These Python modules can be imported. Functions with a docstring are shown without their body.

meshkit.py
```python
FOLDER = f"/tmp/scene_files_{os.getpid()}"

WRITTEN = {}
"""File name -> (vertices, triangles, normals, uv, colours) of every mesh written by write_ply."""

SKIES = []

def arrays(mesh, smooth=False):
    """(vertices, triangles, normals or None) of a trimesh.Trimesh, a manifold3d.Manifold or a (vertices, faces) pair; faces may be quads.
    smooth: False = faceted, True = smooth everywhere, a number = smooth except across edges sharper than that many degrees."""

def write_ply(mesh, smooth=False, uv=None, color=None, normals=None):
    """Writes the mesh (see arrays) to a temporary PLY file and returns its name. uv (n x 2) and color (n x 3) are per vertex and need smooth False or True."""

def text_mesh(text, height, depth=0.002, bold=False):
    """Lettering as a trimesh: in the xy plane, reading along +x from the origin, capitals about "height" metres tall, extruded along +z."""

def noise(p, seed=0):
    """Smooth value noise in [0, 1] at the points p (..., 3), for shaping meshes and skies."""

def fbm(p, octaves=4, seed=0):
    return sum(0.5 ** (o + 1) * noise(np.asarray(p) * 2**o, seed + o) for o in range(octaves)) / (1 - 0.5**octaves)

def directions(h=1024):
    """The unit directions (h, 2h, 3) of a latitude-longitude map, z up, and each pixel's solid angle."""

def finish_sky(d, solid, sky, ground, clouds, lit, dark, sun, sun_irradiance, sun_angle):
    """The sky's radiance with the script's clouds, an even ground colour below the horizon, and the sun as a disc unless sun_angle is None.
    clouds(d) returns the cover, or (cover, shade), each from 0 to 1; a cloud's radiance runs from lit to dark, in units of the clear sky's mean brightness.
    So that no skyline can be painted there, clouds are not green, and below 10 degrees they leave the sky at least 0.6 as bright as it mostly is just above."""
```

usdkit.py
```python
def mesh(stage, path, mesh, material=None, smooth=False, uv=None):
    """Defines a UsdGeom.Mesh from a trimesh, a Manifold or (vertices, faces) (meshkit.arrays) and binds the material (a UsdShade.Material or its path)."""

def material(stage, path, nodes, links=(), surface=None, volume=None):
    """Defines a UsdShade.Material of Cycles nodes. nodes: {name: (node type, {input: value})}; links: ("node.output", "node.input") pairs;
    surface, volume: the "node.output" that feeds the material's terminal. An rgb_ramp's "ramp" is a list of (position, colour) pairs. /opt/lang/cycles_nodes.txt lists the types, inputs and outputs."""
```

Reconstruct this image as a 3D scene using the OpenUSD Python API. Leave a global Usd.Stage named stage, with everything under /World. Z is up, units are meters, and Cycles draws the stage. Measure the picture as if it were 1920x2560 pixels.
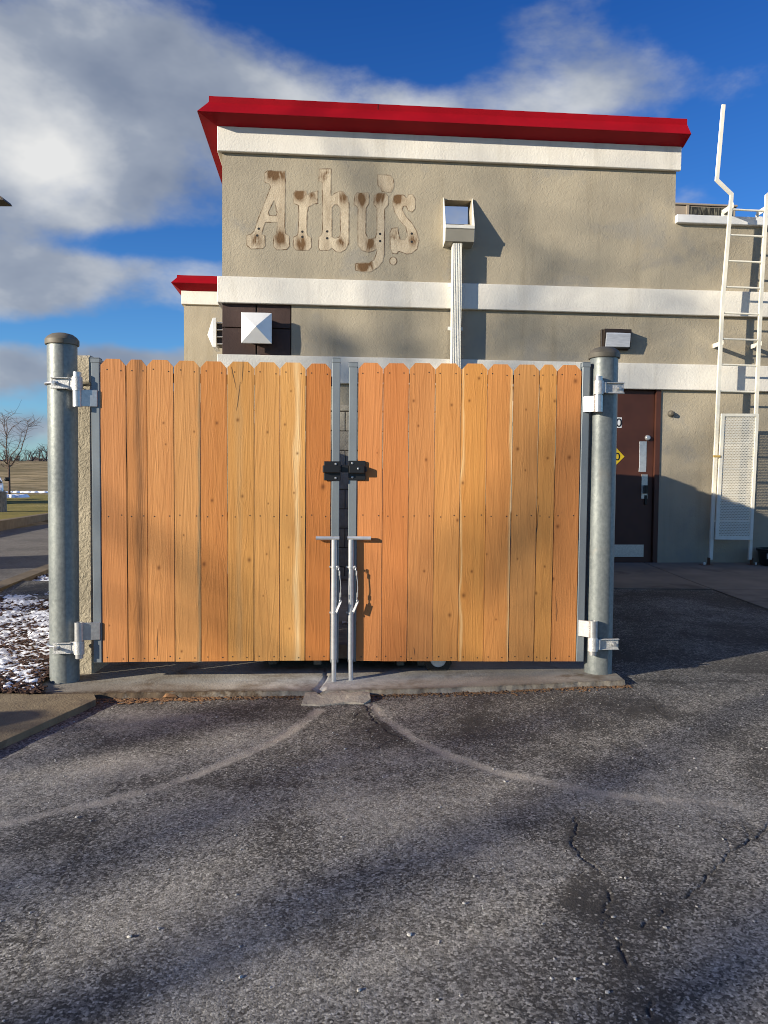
import math, random
import numpy as np, trimesh, shapely
from shapely.geometry import Polygon, LineString, Point, box as sbox
from shapely.ops import unary_union
import usdkit, meshkit
from pxr import Usd, UsdGeom, UsdLux, UsdShade, Gf, Sdf, Vt

random.seed(7); rng = np.random.default_rng(11)
stage = Usd.Stage.CreateInMemory()
UsdGeom.SetStageUpAxis(stage, UsdGeom.Tokens.z); UsdGeom.SetStageMetersPerUnit(stage, 1.0)
UsdGeom.Xform.Define(stage, '/World'); UsdGeom.Scope.Define(stage, '/World/Looks')
stage.SetDefaultPrim(stage.GetPrimAtPath('/World'))

# ------------------------------------------------------------------ camera
F, CX, CY, H = 1923., 960., 1280., 1.09
PITCH, ROLL = math.radians(2.3195), math.radians(.514)
EXPOSURE = 0.86
cp, sp, cr, sr = math.cos(PITCH), math.sin(PITCH), math.cos(ROLL), math.sin(ROLL)
_f = np.array([0, cp, -sp]); _u = np.array([0, sp, cp]); _r = np.array([1., 0, 0])
CAMX, CAMY, CAMF = cr * _r + sr * _u, -sr * _r + cr * _u, _f
EYE = np.array([0, 0, H])
cam = UsdGeom.Camera.Define(stage, '/World/camera')
m = np.eye(4); m[0, :3], m[1, :3], m[2, :3], m[3, :3] = CAMX, CAMY, -CAMF, EYE
cam.AddTransformOp().Set(Gf.Matrix4d(*m.ravel().tolist()))
cam.CreateFocalLengthAttr(26.0); cam.CreateHorizontalApertureAttr(26.0 * 1920 / F); cam.CreateVerticalApertureAttr(26.0 * 2560 / F)
cam.CreateClippingRangeAttr(Gf.Vec2f(0.05, 5000)); cam.CreateExposureAttr(EXPOSURE)

# ------------------------------------------------------------------ sun and sky
SUN_AZ, SUN_EL = math.radians(29.5), math.radians(16.5)     # the light travels towards (cos az, sin az), falling by el
TRAVEL = np.array([math.cos(SUN_AZ) * math.cos(SUN_EL), math.sin(SUN_AZ) * math.cos(SUN_EL), -math.sin(SUN_EL)])
TO_SUN = -TRAVEL
sun = UsdLux.DistantLight.Define(stage, '/World/sun')
sun.CreateIntensityAttr(1.25); sun.CreateAngleAttr(0.53); sun.CreateNormalizeAttr(True); sun.CreateColorAttr(Gf.Vec3f(1.0, .91, .76))
zc = TO_SUN; xc = np.cross([0, 0, 1], zc); xc /= np.linalg.norm(xc); yc = np.cross(zc, xc)
m = np.eye(4); m[0, :3], m[1, :3], m[2, :3] = xc, yc, zc
sun.AddTransformOp().Set(Gf.Matrix4d(*m.ravel().tolist()))

SKY_STRENGTH = 0.05
N, LK = {}, []
N['sky'] = ('sky_texture', dict(sky_type='single_scattering', sun_disc=False, sun_elevation=SUN_EL, sun_rotation=math.atan2(TO_SUN[0], TO_SUN[1]), altitude=200., air_density=1.0, aerosol_density=0.35, ozone_density=3.0))
N['bg'] = ('background_shader', dict(strength=SKY_STRENGTH))
N['tc'] = ('texture_coordinate', {}); N['sx'] = ('separate_xyz', {})
LK += [('tc.generated', 'sx.vector')]
def mth(name, op, a, b=None, c=None, clamp=False):
    d = dict(math_type=op, use_clamp=clamp)
    for i, x in enumerate((a, b, c)):
        if x is None: continue
        if isinstance(x, str): LK.append((x, f'{name}.value{i+1}'))
        else: d[f'value{i+1}'] = float(x)
    N[name] = ('math', d); return name + '.value'
# clouds: a flat layer seen in perspective, so that they shrink towards the horizon
zz = mth('zz', 'maximum', 'sx.z', 0.0); zz = mth('zz2', 'add', zz, .16)
N['pl'] = ('combine_xyz', {}); LK += [(mth('px', 'divide', 'sx.x', zz), 'pl.x'), (mth('py', 'divide', 'sx.y', zz), 'pl.y')]
N['mp'] = ('mapping', dict(location=(3.1, 1.7, .4), scale=(3.1, 3.1, 5.2))); LK.append(('tc.generated', 'mp.vector'))
N['cn'] = ('noise_texture', dict(scale=1.0, detail=11., roughness=.57, distortion=.15)); LK.append(('mp.vector', 'cn.vector'))
N['cn2'] = ('noise_texture', dict(scale=1.7, detail=7., roughness=.5, distortion=.1)); LK.append(('mp.vector', 'cn2.vector'))
def blob(name, u, v, ru, rv, amp):
    d = CAMX * (u - CX) / F + CAMY * (CY - v) / F + CAMF
    az, el = d[0] / d[1], d[2] / d[1]
    yy = mth(name + 'y', 'maximum', 'sx.y', .05)
    a = mth(name + 'a', 'divide', 'sx.x', yy); a = mth(name + 'b', 'subtract', a, az); a = mth(name + 'c', 'multiply', a, F / ru); a = mth(name + 'd', 'multiply', a, a)
    e = mth(name + 'e', 'divide', 'sx.z', yy); e = mth(name + 'f', 'subtract', e, el); e = mth(name + 'g', 'multiply', e, F / rv); e = mth(name + 'h', 'multiply', e, e)
    q = mth(name + 'i', 'add', a, e); q = mth(name + 'j', 'multiply', q, -1.0); q = mth(name + 'k', 'exponent', q)
    return mth(name + 'l', 'multiply', q, amp)
BL = [(120, 330, 620, 300, .34), (0, 690, 470, 90, .30), (120, 930, 460, 80, .24), (20, 1070, 300, 40, .2), (1440, 240, 260, 110, .13), (760, 250, 300, 120, .13), (1180, 270, 260, 60, .05),
      (1050, -60, 330, 200, -.2), (330, 610, 330, 40, -.22), (1850, 420, 160, 260, -.14), (1800, 40, 190, 120, -.22), (60, 830, 400, 34, -.2), (420, 820, 120, 60, -.18), (1120, 120, 160, 120, -.14), (900, 60, 200, 90, -.16)]
b = 'cn.fac'
for i, x in enumerate(BL): b = mth(f'bs{i}', 'add', b, blob(f'bl{i}', *x))
N['mr'] = ('map_range', dict(range_type='smoothstep', from_min=.49, from_max=.70, to_min=0., to_max=.95, clamp=True)); LK.append((b, 'mr.value'))
N['cc'] = ('rgb_ramp', dict(ramp=[(.30, (2.5, 3.0, 4.0)), (.45, (3.6, 4.1, 5.0)), (.58, (6.4, 6.7, 7.1)), (.72, (9.2, 9.2, 9.0))])); LK.append((mth('ccl', 'add', 'cn2.fac', mth('cl1', 'add', mth('cl2', 'add', blob('clit', 90, 430, 320, 150, .10), blob('cli2', 60, 700, 300, 70, .13)), mth('cl3', 'add', blob('cli3', 300, 80, 420, 170, -.15), blob('cli4', 1420, 200, 300, 120, .10)))), 'cc.fac'))
N['tint'] = ('rgb_ramp', dict(ramp=[(.0, (.95, 1.42, 1.85)), (.12, (.80, 1.36, 1.85)), (.30, (.44, 1.0, 1.72)), (.55, (.20, .70, 1.55)), (1., (.12, .6, 1.5))])); LK.append(('sx.z', 'tint.fac'))
N['skyg'] = ('mix_color', dict(blend_type='multiply', fac=1.0, use_clamp=False)); LK += [('sky.color', 'skyg.a'), ('tint.color', 'skyg.b')]
N['mx'] = ('mix_color', dict(blend_type='mix', use_clamp=False)); LK += [('mr.result', 'mx.fac'), ('skyg.result', 'mx.a'), ('cc.color', 'mx.b'), ('mx.result', 'bg.color')]
skymat = usdkit.material(stage, '/World/Looks/sky', N, LK, surface='bg.background')
dome = UsdLux.DomeLight.Define(stage, '/World/sky'); dome.CreateIntensityAttr(1.0)
UsdShade.MaterialBindingAPI.Apply(dome.GetPrim()).Bind(skymat)
dome.GetPrim().SetCustomDataByKey('kind', 'structure')

# ------------------------------------------------------------------ pixels of the photograph to points on real planes
def ray(u, v): return CAMX * (u - CX) / F + CAMY * (CY - v) / F + CAMF
class Plane:
    """A vertical plane: s along it to the right, d out of it towards the viewer, z up."""
    def __init__(self, x0, y0, yaw):
        a = math.radians(yaw); self.o = np.array([x0, y0, 0]); self.e = np.array([math.cos(a), math.sin(a), 0]); self.n = np.array([math.sin(a), -math.cos(a), 0])
    def at(self, s, d, z): return self.o + self.e * s + self.n * d + np.array([0, 0, z])
    def hit(self, u, v, d=0.):
        r = ray(u, v); return EYE + r * (((self.o + self.n * d) - EYE) @ self.n) / (r @ self.n)
    def sz(self, u, v, d=0.):
        p = self.hit(u, v, d); return (p - self.o) @ self.e, p[2]
    def map(self, v):
        v = np.asarray(v, float); return self.o + v[:, :1] * self.e + v[:, 1:2] * self.n + v[:, 2:3] * np.array([0, 0, 1])
def ground(u, v, z=0.): r = ray(u, v); return EYE + r * (z - H) / r[2]
B = Plane(3.2, 9.23, 4.57)          # the face of the building
W = Plane(-2.8, 17.6, 4.57)         # the far wing of the building
GL = Plane(-.9, 4.11, 4.36)         # left gate leaf
GR = Plane(.46, 4.20, 1.42)         # right gate leaf

# ------------------------------------------------------------------ prims
taken = set()
def numbered(parent, name):
    p, k = f'{parent}/{name}', 0
    while p in taken: k += 1; p = f'{parent}/{name}_{k:03d}'
    taken.add(p); return p
BASE = {}
def tag(prim, label=None, cat=None, group=None, kind=None):
    for k, v in (('label', label), ('category', cat), ('group', group), ('kind', kind)):
        if v: prim.SetCustomDataByKey(k, v)
    return prim
def thing(name, label, cat, loc, group=None, kind=None):
    p = numbered('/World', name); x = UsdGeom.Xform.Define(stage, p); loc = np.asarray(loc, float)
    x.AddTranslateOp().Set(Gf.Vec3d(*loc.tolist())); BASE[p] = loc
    tag(x.GetPrim(), label, cat, group, kind); return p
def arr(mesh):
    if hasattr(mesh, 'vertices'): return np.array(mesh.vertices), np.array(mesh.faces)
    if hasattr(mesh, 'to_mesh'):
        q = mesh.to_mesh(); return np.array(q.vert_properties[:, :3]), np.array(q.tri_verts)
    return np.asarray(mesh[0], float), np.asarray(mesh[1], int)
def part(parent, name, mesh, mat, smooth=35, label=None, kind=None, attrs=None):
    """One mesh in world coordinates, put under its thing (or part)."""
    p = numbered(parent, name); v, f = arr(mesh); b = BASE.get(parent, np.zeros(3)); BASE[p] = b
    used = np.unique(f)
    if len(used) < len(v):
        remap = np.full(len(v), -1); remap[used] = np.arange(len(used)); v, f = v[used], remap[f]
        attrs = {k: np.asarray(x)[used] for k, x in attrs.items()} if attrs else attrs
    if f.shape[1] == 4: f = np.vstack([f[:, [0, 1, 2]], f[:, [0, 2, 3]]])
    if attrs: smooth = True
    mm = usdkit.mesh(stage, p, trimesh.Trimesh(v - b, f, process=False), mat, smooth=smooth)
    for k, val in (attrs or {}).items():
        UsdGeom.PrimvarsAPI(mm).CreatePrimvar(k, Sdf.ValueTypeNames.FloatArray, 'vertex').Set(Vt.FloatArray.FromNumpy(np.asarray(val, np.float32)))
    tag(mm.GetPrim(), label, kind=kind); return p
def single(name, mesh, mat, label, cat, group=None, kind=None, smooth=35, attrs=None):
    p = part('/World', name, mesh, mat, smooth, None, None, attrs); tag(stage.GetPrimAtPath(p), label, cat, group, kind); return p
def structure(name, mesh, mat, smooth=35, attrs=None): return single(name, mesh, mat, None, None, None, 'structure', smooth, attrs)
cat_ = trimesh.util.concatenate
def hullbox(lo, hi, c=0.):
    lo, hi = np.minimum(lo, hi).astype(float), np.maximum(lo, hi).astype(float)
    c = min(c, .45 * (hi - lo).min())
    if c <= 0:
        return trimesh.creation.box(bounds=[lo, hi])
    pts = []
    for sx in (0, 1):
        for sy in (0, 1):
            for sz in (0, 1):
                for k in range(3):
                    q = np.array([hi[0] if sx else lo[0], hi[1] if sy else lo[1], hi[2] if sz else lo[2]])
                    s = np.array([-1 if sx else 1, -1 if sy else 1, -1 if sz else 1]) * c; s[k] = 0
                    pts.append(q + s)
    return trimesh.convex.convex_hull(np.array(pts))
def pbox(P, s0, s1, d0, d1, z0, z1, c=0.):
    q = hullbox([s0, d0, z0], [s1, d1, z1], c); q = trimesh.Trimesh(P.map(q.vertices), q.faces, process=False)
    q.invert(); return q                                 # the frame (s, d, z) is left-handed
def pextrude(P, poly, d0, d1):
    """A polygon in (s, z) of the plane made solid between depths d0 and d1."""
    out = []
    for g in getattr(poly, 'geoms', [poly]):
        if g.is_empty or g.area < 1e-7: continue
        q = trimesh.creation.extrude_polygon(g, d1 - d0, engine='earcut'); v = q.vertices
        t = trimesh.Trimesh(P.map(np.stack([v[:, 0], v[:, 2] + d0, v[:, 1]], 1)), q.faces, process=False)
        out.append(t)
    t = cat_(out)
    return t
def profile(P, pts, s0, s1):
    """A closed profile in (d, z), swept along the plane from s0 to s1."""
    g = Polygon(pts); q = trimesh.creation.extrude_polygon(g, s1 - s0, engine='earcut'); v = q.vertices
    t = trimesh.Trimesh(P.map(np.stack([v[:, 2] + s0, v[:, 0], v[:, 1]], 1)), q.faces, process=False)
    if t.volume < 0: t.invert()
    return t
def tube(path, r, n=10, caps=True):
    path = np.asarray(path, float); r = np.broadcast_to(np.asarray(r, float), (len(path),)); k = len(path)
    tan = np.gradient(path, axis=0); tan /= np.linalg.norm(tan, axis=1, keepdims=True) + 1e-12
    ref = np.array([0, 0, 1.]) if abs(tan[0][2]) < .9 else np.array([1., 0, 0])
    u = np.cross(tan[0], ref); u /= np.linalg.norm(u); vs = []
    for i in range(k):
        u = u - tan[i] * (u @ tan[i]); u /= np.linalg.norm(u) + 1e-12; w = np.cross(tan[i], u)
        a = np.arange(n) / n * 2 * math.pi
        vs.append(path[i] + r[i] * (np.cos(a)[:, None] * u + np.sin(a)[:, None] * w))
    v = np.vstack(vs); i, j = np.meshgrid(np.arange(k - 1), np.arange(n), indexing='ij'); i, j = i.ravel(), j.ravel(); j2 = (j + 1) % n
    q = np.stack([i * n + j, i * n + j2, (i + 1) * n + j2, (i + 1) * n + j], 1)
    f = np.vstack([q[:, [0, 1, 2]], q[:, [0, 2, 3]]])
    if caps:
        v = np.vstack([v, path[0], path[-1]]); a = np.arange(n); b = (a + 1) % n
        f = np.vstack([f, np.stack([np.full(n, k * n), b, a], 1), np.stack([np.full(n, k * n + 1), (k - 1) * n + a, (k - 1) * n + b], 1)])
    return trimesh.Trimesh(v, f, process=False)
def lathe(pts, c, n=48, axis='z'):
    """Revolve (radius, height) points about a vertical axis through c."""
    q = trimesh.creation.revolve(np.asarray(pts, float), sections=n)
    if axis == 'y': q.vertices[:] = np.stack([q.vertices[:, 0], -q.vertices[:, 2], q.vertices[:, 1]], 1)
    q.vertices[:] += np.asarray(c, float); return q
def rod(a, b, r, n=14): return tube([np.asarray(a, float), np.asarray(b, float)], r, n)
def grid(xs, ys, zf):
    X, Y = np.meshgrid(xs, ys); Z = zf(X, Y); v = np.stack([X.ravel(), Y.ravel(), np.broadcast_to(Z, X.shape).ravel()], 1)
    ny, nx = X.shape; i, j = np.meshgrid(np.arange(ny - 1), np.arange(nx - 1), indexing='ij'); a = (i * nx + j).ravel()
    return v, np.vstack([np.stack([a, a + 1, a + nx + 1], 1), np.stack([a, a + nx + 1, a + nx], 1)])
def rings(poly):
    for g in getattr(poly, 'geoms', [poly]):
        if not g.is_empty: yield g
def flat(poly, z, thick=None):
    """A polygon in (x, y) as a sheet (or slab of the given thickness) whose top is at z."""
    out = []
    for g in rings(poly):
        q = trimesh.creation.extrude_polygon(g, thick or .02, engine='earcut'); q.vertices[:, 2] += z - (thick or .02); out.append(q)
    return cat_(out)

# ------------------------------------------------------------------ materials
def L3(r, g, b):
    f = lambda c: (c / 255 / 12.92) if c / 255 <= .04045 else ((c / 255 + .055) / 1.055) ** 2.4
    return (f(r), f(g), f(b))
def sc(c, k): return tuple(min(1, x * k) for x in c)
def mat(name, c1, c2=None, scale=6., detail=5., rough=.7, bump=0., bscale=None, metal=0., stretch=(1, 1, 1), spec=.4, c3=None, s3=1.2, lo=.35, hi=.65, bdetail=4., bdist=.3, coat=0., t3=(.52, .66), drip=None, pale=None):
    """Colour mottled by noise between c1 and c2, broad stains of c3, fine relief by bump (metres)."""
    c2 = c2 or sc(c1, .85)
    n = {'g': ('geometry', {}), 'mp': ('mapping', dict(scale=stretch)), 'n': ('noise_texture', dict(scale=scale, detail=detail, roughness=.6)),
         'r': ('rgb_ramp', dict(ramp=[(lo, c1), (hi, c2)])), 'p': ('principled_bsdf', dict(roughness=rough, metallic=metal, specular_ior_level=spec, coat_weight=coat))}
    l = [('g.position', 'mp.vector'), ('mp.vector', 'n.vector'), ('n.fac', 'r.fac')]
    out = 'r.color'
    if c3:
        n['n3'] = ('noise_texture', dict(scale=s3, detail=6., roughness=.65, distortion=.4)); n['r3'] = ('map_range', dict(range_type='smoothstep', from_min=t3[0], from_max=t3[1], clamp=True))
        n['m3'] = ('mix_color', dict(b=c3)); l += [('mp.vector', 'n3.vector'), ('n3.fac', 'r3.value'), ('r3.result', 'm3.fac'), ('r.color', 'm3.a')]; out = 'm3.result'
    if pale:
        n['pa'] = ('attribute', dict(attribute='pale')); n['pn'] = ('noise_texture', dict(scale=9., detail=6., roughness=.65)); n['pk'] = ('math', dict(math_type='multiply_add', value2=2.2, value3=-.5)); n['pm'] = ('math', dict(math_type='multiply', use_clamp=True)); n['px'] = ('mix_color', dict(b=pale))
        l += [('g.position', 'pn.vector'), ('pn.fac', 'pk.value1'), ('pk.value', 'pm.value1'), ('pa.fac', 'pm.value2'), ('pm.value', 'px.fac'), (out, 'px.a')]; out = 'px.result'
        n['ga'] = ('attribute', dict(attribute='grime')); n['gx'] = ('mix_color', dict(b=(.085, .060, .038))); n['gm'] = ('math', dict(math_type='multiply', use_clamp=True)); n['gk'] = ('math', dict(math_type='multiply_add', value2=3., value3=-.55)); n['gn'] = ('noise_texture', dict(scale=24., detail=5., roughness=.65))
        l += [('g.position', 'gn.vector'), ('gn.fac', 'gk.value1'), ('gk.value', 'gm.value1'), ('ga.fac', 'gm.value2'), ('gm.value', 'gx.fac'), (out, 'gx.a')]; out = 'gx.result'
    if drip:
        n['m4'] = ('mapping', dict(scale=(5.5, 5.5, .42))); n['n4'] = ('noise_texture', dict(scale=1., detail=6., roughness=.62)); n['r4'] = ('map_range', dict(range_type='smoothstep', from_min=.50, from_max=.72, to_max=.6, clamp=True)); n['x4'] = ('mix_color', dict(b=drip))
        l += [('g.position', 'm4.vector'), ('m4.vector', 'n4.vector'), ('n4.fac', 'r4.value'), ('r4.result', 'x4.fac'), (out, 'x4.a')]; out = 'x4.result'
    l.append((out, 'p.base_color'))
    if bump:
        n['bn'] = ('noise_texture', dict(scale=bscale or scale * 4, detail=bdetail, roughness=.6, distortion=bdist)); n['b'] = ('bump', dict(strength=1.0, distance=bump))
        l += [('mp.vector', 'bn.vector'), ('bn.fac', 'b.height'), ('b.normal', 'p.normal')]
    return usdkit.material(stage, '/World/Looks/' + name, n, l, surface='p.BSDF')

M = {}
M['stucco'] = mat('stucco', (.40, .345, .25), (.355, .305, .222), scale=2.2, rough=.9, bump=.0052, bscale=30., c3=(.31, .28, .225), s3=1.1, spec=.2, drip=(.30, .255, .18), bdist=1.2, bdetail=3.)
M['white_trim'] = mat('white_trim', (.75, .71, .62), (.69, .65, .57), scale=5., rough=.8, bump=.0035, bscale=45., spec=.25, drip=(.56, .52, .44))
M['white_paint'] = mat('white_paint', (.80, .77, .69), (.72, .69, .60), scale=9., rough=.45, c3=(.50, .42, .30), s3=3., t3=(.66, .74))
M['white_metal'] = mat('white_metal', (.78, .77, .74), (.72, .71, .68), scale=9., rough=.4)
M['red'] = mat('red', (.285, .004, .009), (.24, .004, .008), scale=3., rough=.5, spec=.10)
M['brown_panel'] = mat('brown_panel', (.055, .027, .019), (.046, .023, .017), scale=8., rough=.6, bump=.002, bscale=60., stretch=(6, 6, 1))
M['brown_door'] = mat('brown_door', (.085, .030, .018), (.072, .026, .016), scale=5., rough=.5)
M['dark_brown'] = mat('dark_brown', (.03, .02, .015), rough=.5)
M['black'] = mat('black', (.012, .012, .013), rough=.35)
M['black_matt'] = mat('black_matt', (.02, .02, .02), rough=.8)
M['recess'] = mat('recess', (.12, .10, .08), rough=.9)
M['galv'] = mat('galvanised', (.23, .243, .228), (.165, .178, .172), scale=60., rough=.46, metal=.35, spec=.22, drip=(.12, .125, .12), stretch=(1, 1, .8), c3=(.24, .21, .17), s3=2.6, t3=(.60, .74), bump=.001, bscale=30.)
M['tube'] = mat('tube_steel', (.225, .25, .26), (.18, .20, .21), scale=8., rough=.42, metal=.3, stretch=(1, 1, .3))
M['zinc'] = mat('zinc', (.60, .59, .57), (.47, .46, .45), scale=60., rough=.34, metal=.75)
M['zinc_rough'] = mat('zinc_rough', (.62, .61, .57), (.45, .44, .42), scale=60., rough=.5, metal=.5, bump=.002, bscale=120.)
M['cap'] = mat('aluminium_cap', (.15, .13, .10), (.10, .088, .066), scale=14., rough=.6, metal=.15)
M['steel'] = mat('steel', (.66, .66, .65), (.55, .55, .54), scale=30., rough=.32, metal=.6)
M['block'] = mat('block', (.33, .30, .24), (.24, .215, .17), scale=14., rough=.95, bump=.006, bscale=50., spec=.2)
M['wall_coat'] = mat('wall_coat', (.37, .325, .245), (.30, .265, .20), scale=7., rough=.95, bump=.012, bscale=38., spec=.2, bdist=1.0)
M['concrete'] = mat('concrete', (.30, .275, .23), (.20, .18, .145), scale=3.5, detail=8., rough=.9, bump=.003, bscale=70., c3=(.13, .095, .06), s3=2.4, spec=.25, t3=(.48, .62), pale=(.58, .55, .49))
M['kerb'] = mat('kerb', (.20, .155, .105), (.14, .11, .075), scale=6., rough=.92, bump=.004, bscale=60., spec=.2)
M['pad'] = mat('pad', (.235, .185, .115), (.175, .135, .085), scale=9., detail=8., rough=.92, bump=.004, bscale=90., c3=(.13, .10, .07), s3=2.0, spec=.2)
M['apron'] = mat('apron', (.24, .205, .16), (.17, .145, .115), scale=2.5, detail=8., rough=.9, bump=.003, bscale=60., c3=(.12, .10, .08), s3=1.1, spec=.25)
M['block_stop'] = mat('block_stop', (.40, .35, .28), (.27, .24, .20), scale=9., rough=.9, bump=.006, bscale=50., spec=.2)
M['glass'] = mat('lamp_glass', (.50, .52, .56), (.40, .42, .46), scale=10., rough=.12, stretch=(1, 1, 8), spec=.6)
M['tan_metal'] = mat('tan_metal', (.36, .29, .21), (.30, .24, .18), scale=4., rough=.6)
M['coil'] = mat('coil', (.02, .02, .015), (.22, .20, .14), scale=60., detail=3., rough=.7, stretch=(1, 1, .12), lo=.5, hi=.66)
M['snow'] = mat('snow', (.84, .85, .88), (.76, .78, .82), scale=20., rough=.8, bump=.006, bscale=60.)
M['mulch'] = mat('mulch', (.085, .042, .026), (.04, .02, .014), scale=30., rough=.9)
M['mulch_base'] = mat('mulch_base', (.05, .028, .018), (.03, .017, .012), scale=30., rough=.95)
M['bark'] = mat('bark', (.10, .062, .045), (.06, .04, .03), scale=9., rough=.9)
M['far_bark'] = mat('far_bark', (.075, .058, .052), (.05, .042, .04), scale=2., rough=.95)
M['brush'] = mat('brush', (.085, .06, .045), (.045, .036, .034), scale=.6, rough=.95)
M['rubber'] = mat('rubber', (.03, .028, .025), (.045, .04, .035), scale=30., rough=.85)
M['yellow'] = mat('yellow', (.75, .52, .02), rough=.45)
M['ladder_white'] = mat('ladder_white', (.80, .76, .64), (.74, .69, .56), scale=12., rough=.5, c3=(.40, .27, .13), s3=7., t3=(.70, .77))
M['rust'] = mat('rust', (.20, .10, .05), (.12, .065, .04), scale=40., rough=.9)
M['nail'] = mat('nail', (.03, .022, .016), rough=.6)
M['weathered'] = mat('weathered', (.22, .195, .16), (.11, .095, .08), scale=9., rough=.95, bump=.006, bscale=40., stretch=(1, 3, 1))
M['grass'] = mat('grass', (.34, .26, .15), (.15, .12, .06), lo=.42, hi=.58, scale=.9, detail=9., rough=.95, bump=.05, bscale=3., stretch=(.35, 1.3, 1), c3=(.15, .12, .065), s3=.09, spec=.1)
M['verge'] = mat('verge', (.24, .19, .055), (.17, .15, .05), scale=3., detail=8., rough=.95, bump=.03, bscale=14., c3=(.30, .24, .09), s3=.5, spec=.1)
M['dirt'] = mat('dirt', (.16, .09, .045), (.08, .05, .03), scale=20., rough=.95, bump=.01, bscale=60.)
M['leaf'] = mat('dead_leaf', (.24, .12, .05), (.12, .07, .035), scale=40., rough=.9)
M['stone'] = mat('pale_stone', (.46, .44, .40), (.34, .32, .29), scale=90., rough=.8)
M['car_paint'] = mat('car_paint', (.62, .65, .70), rough=.25, coat=.6)
M['car_glass'] = mat('car_glass', (.05, .06, .07), rough=.05, spec=.8)
M['paper'] = mat('paper', (.55, .54, .53), (.35, .34, .34), scale=60., rough=.7)
M['wood_dark'] = mat('rail_wood', (.25, .13, .06), (.2, .1, .05), scale=5., rough=.8, stretch=(1, 8, 8))
M['green_box'] = mat('green_box', (.03, .07, .04), rough=.5)
M['bollard_paint'] = mat('bollard_paint', (.6, .42, .03), rough=.5)

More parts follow.
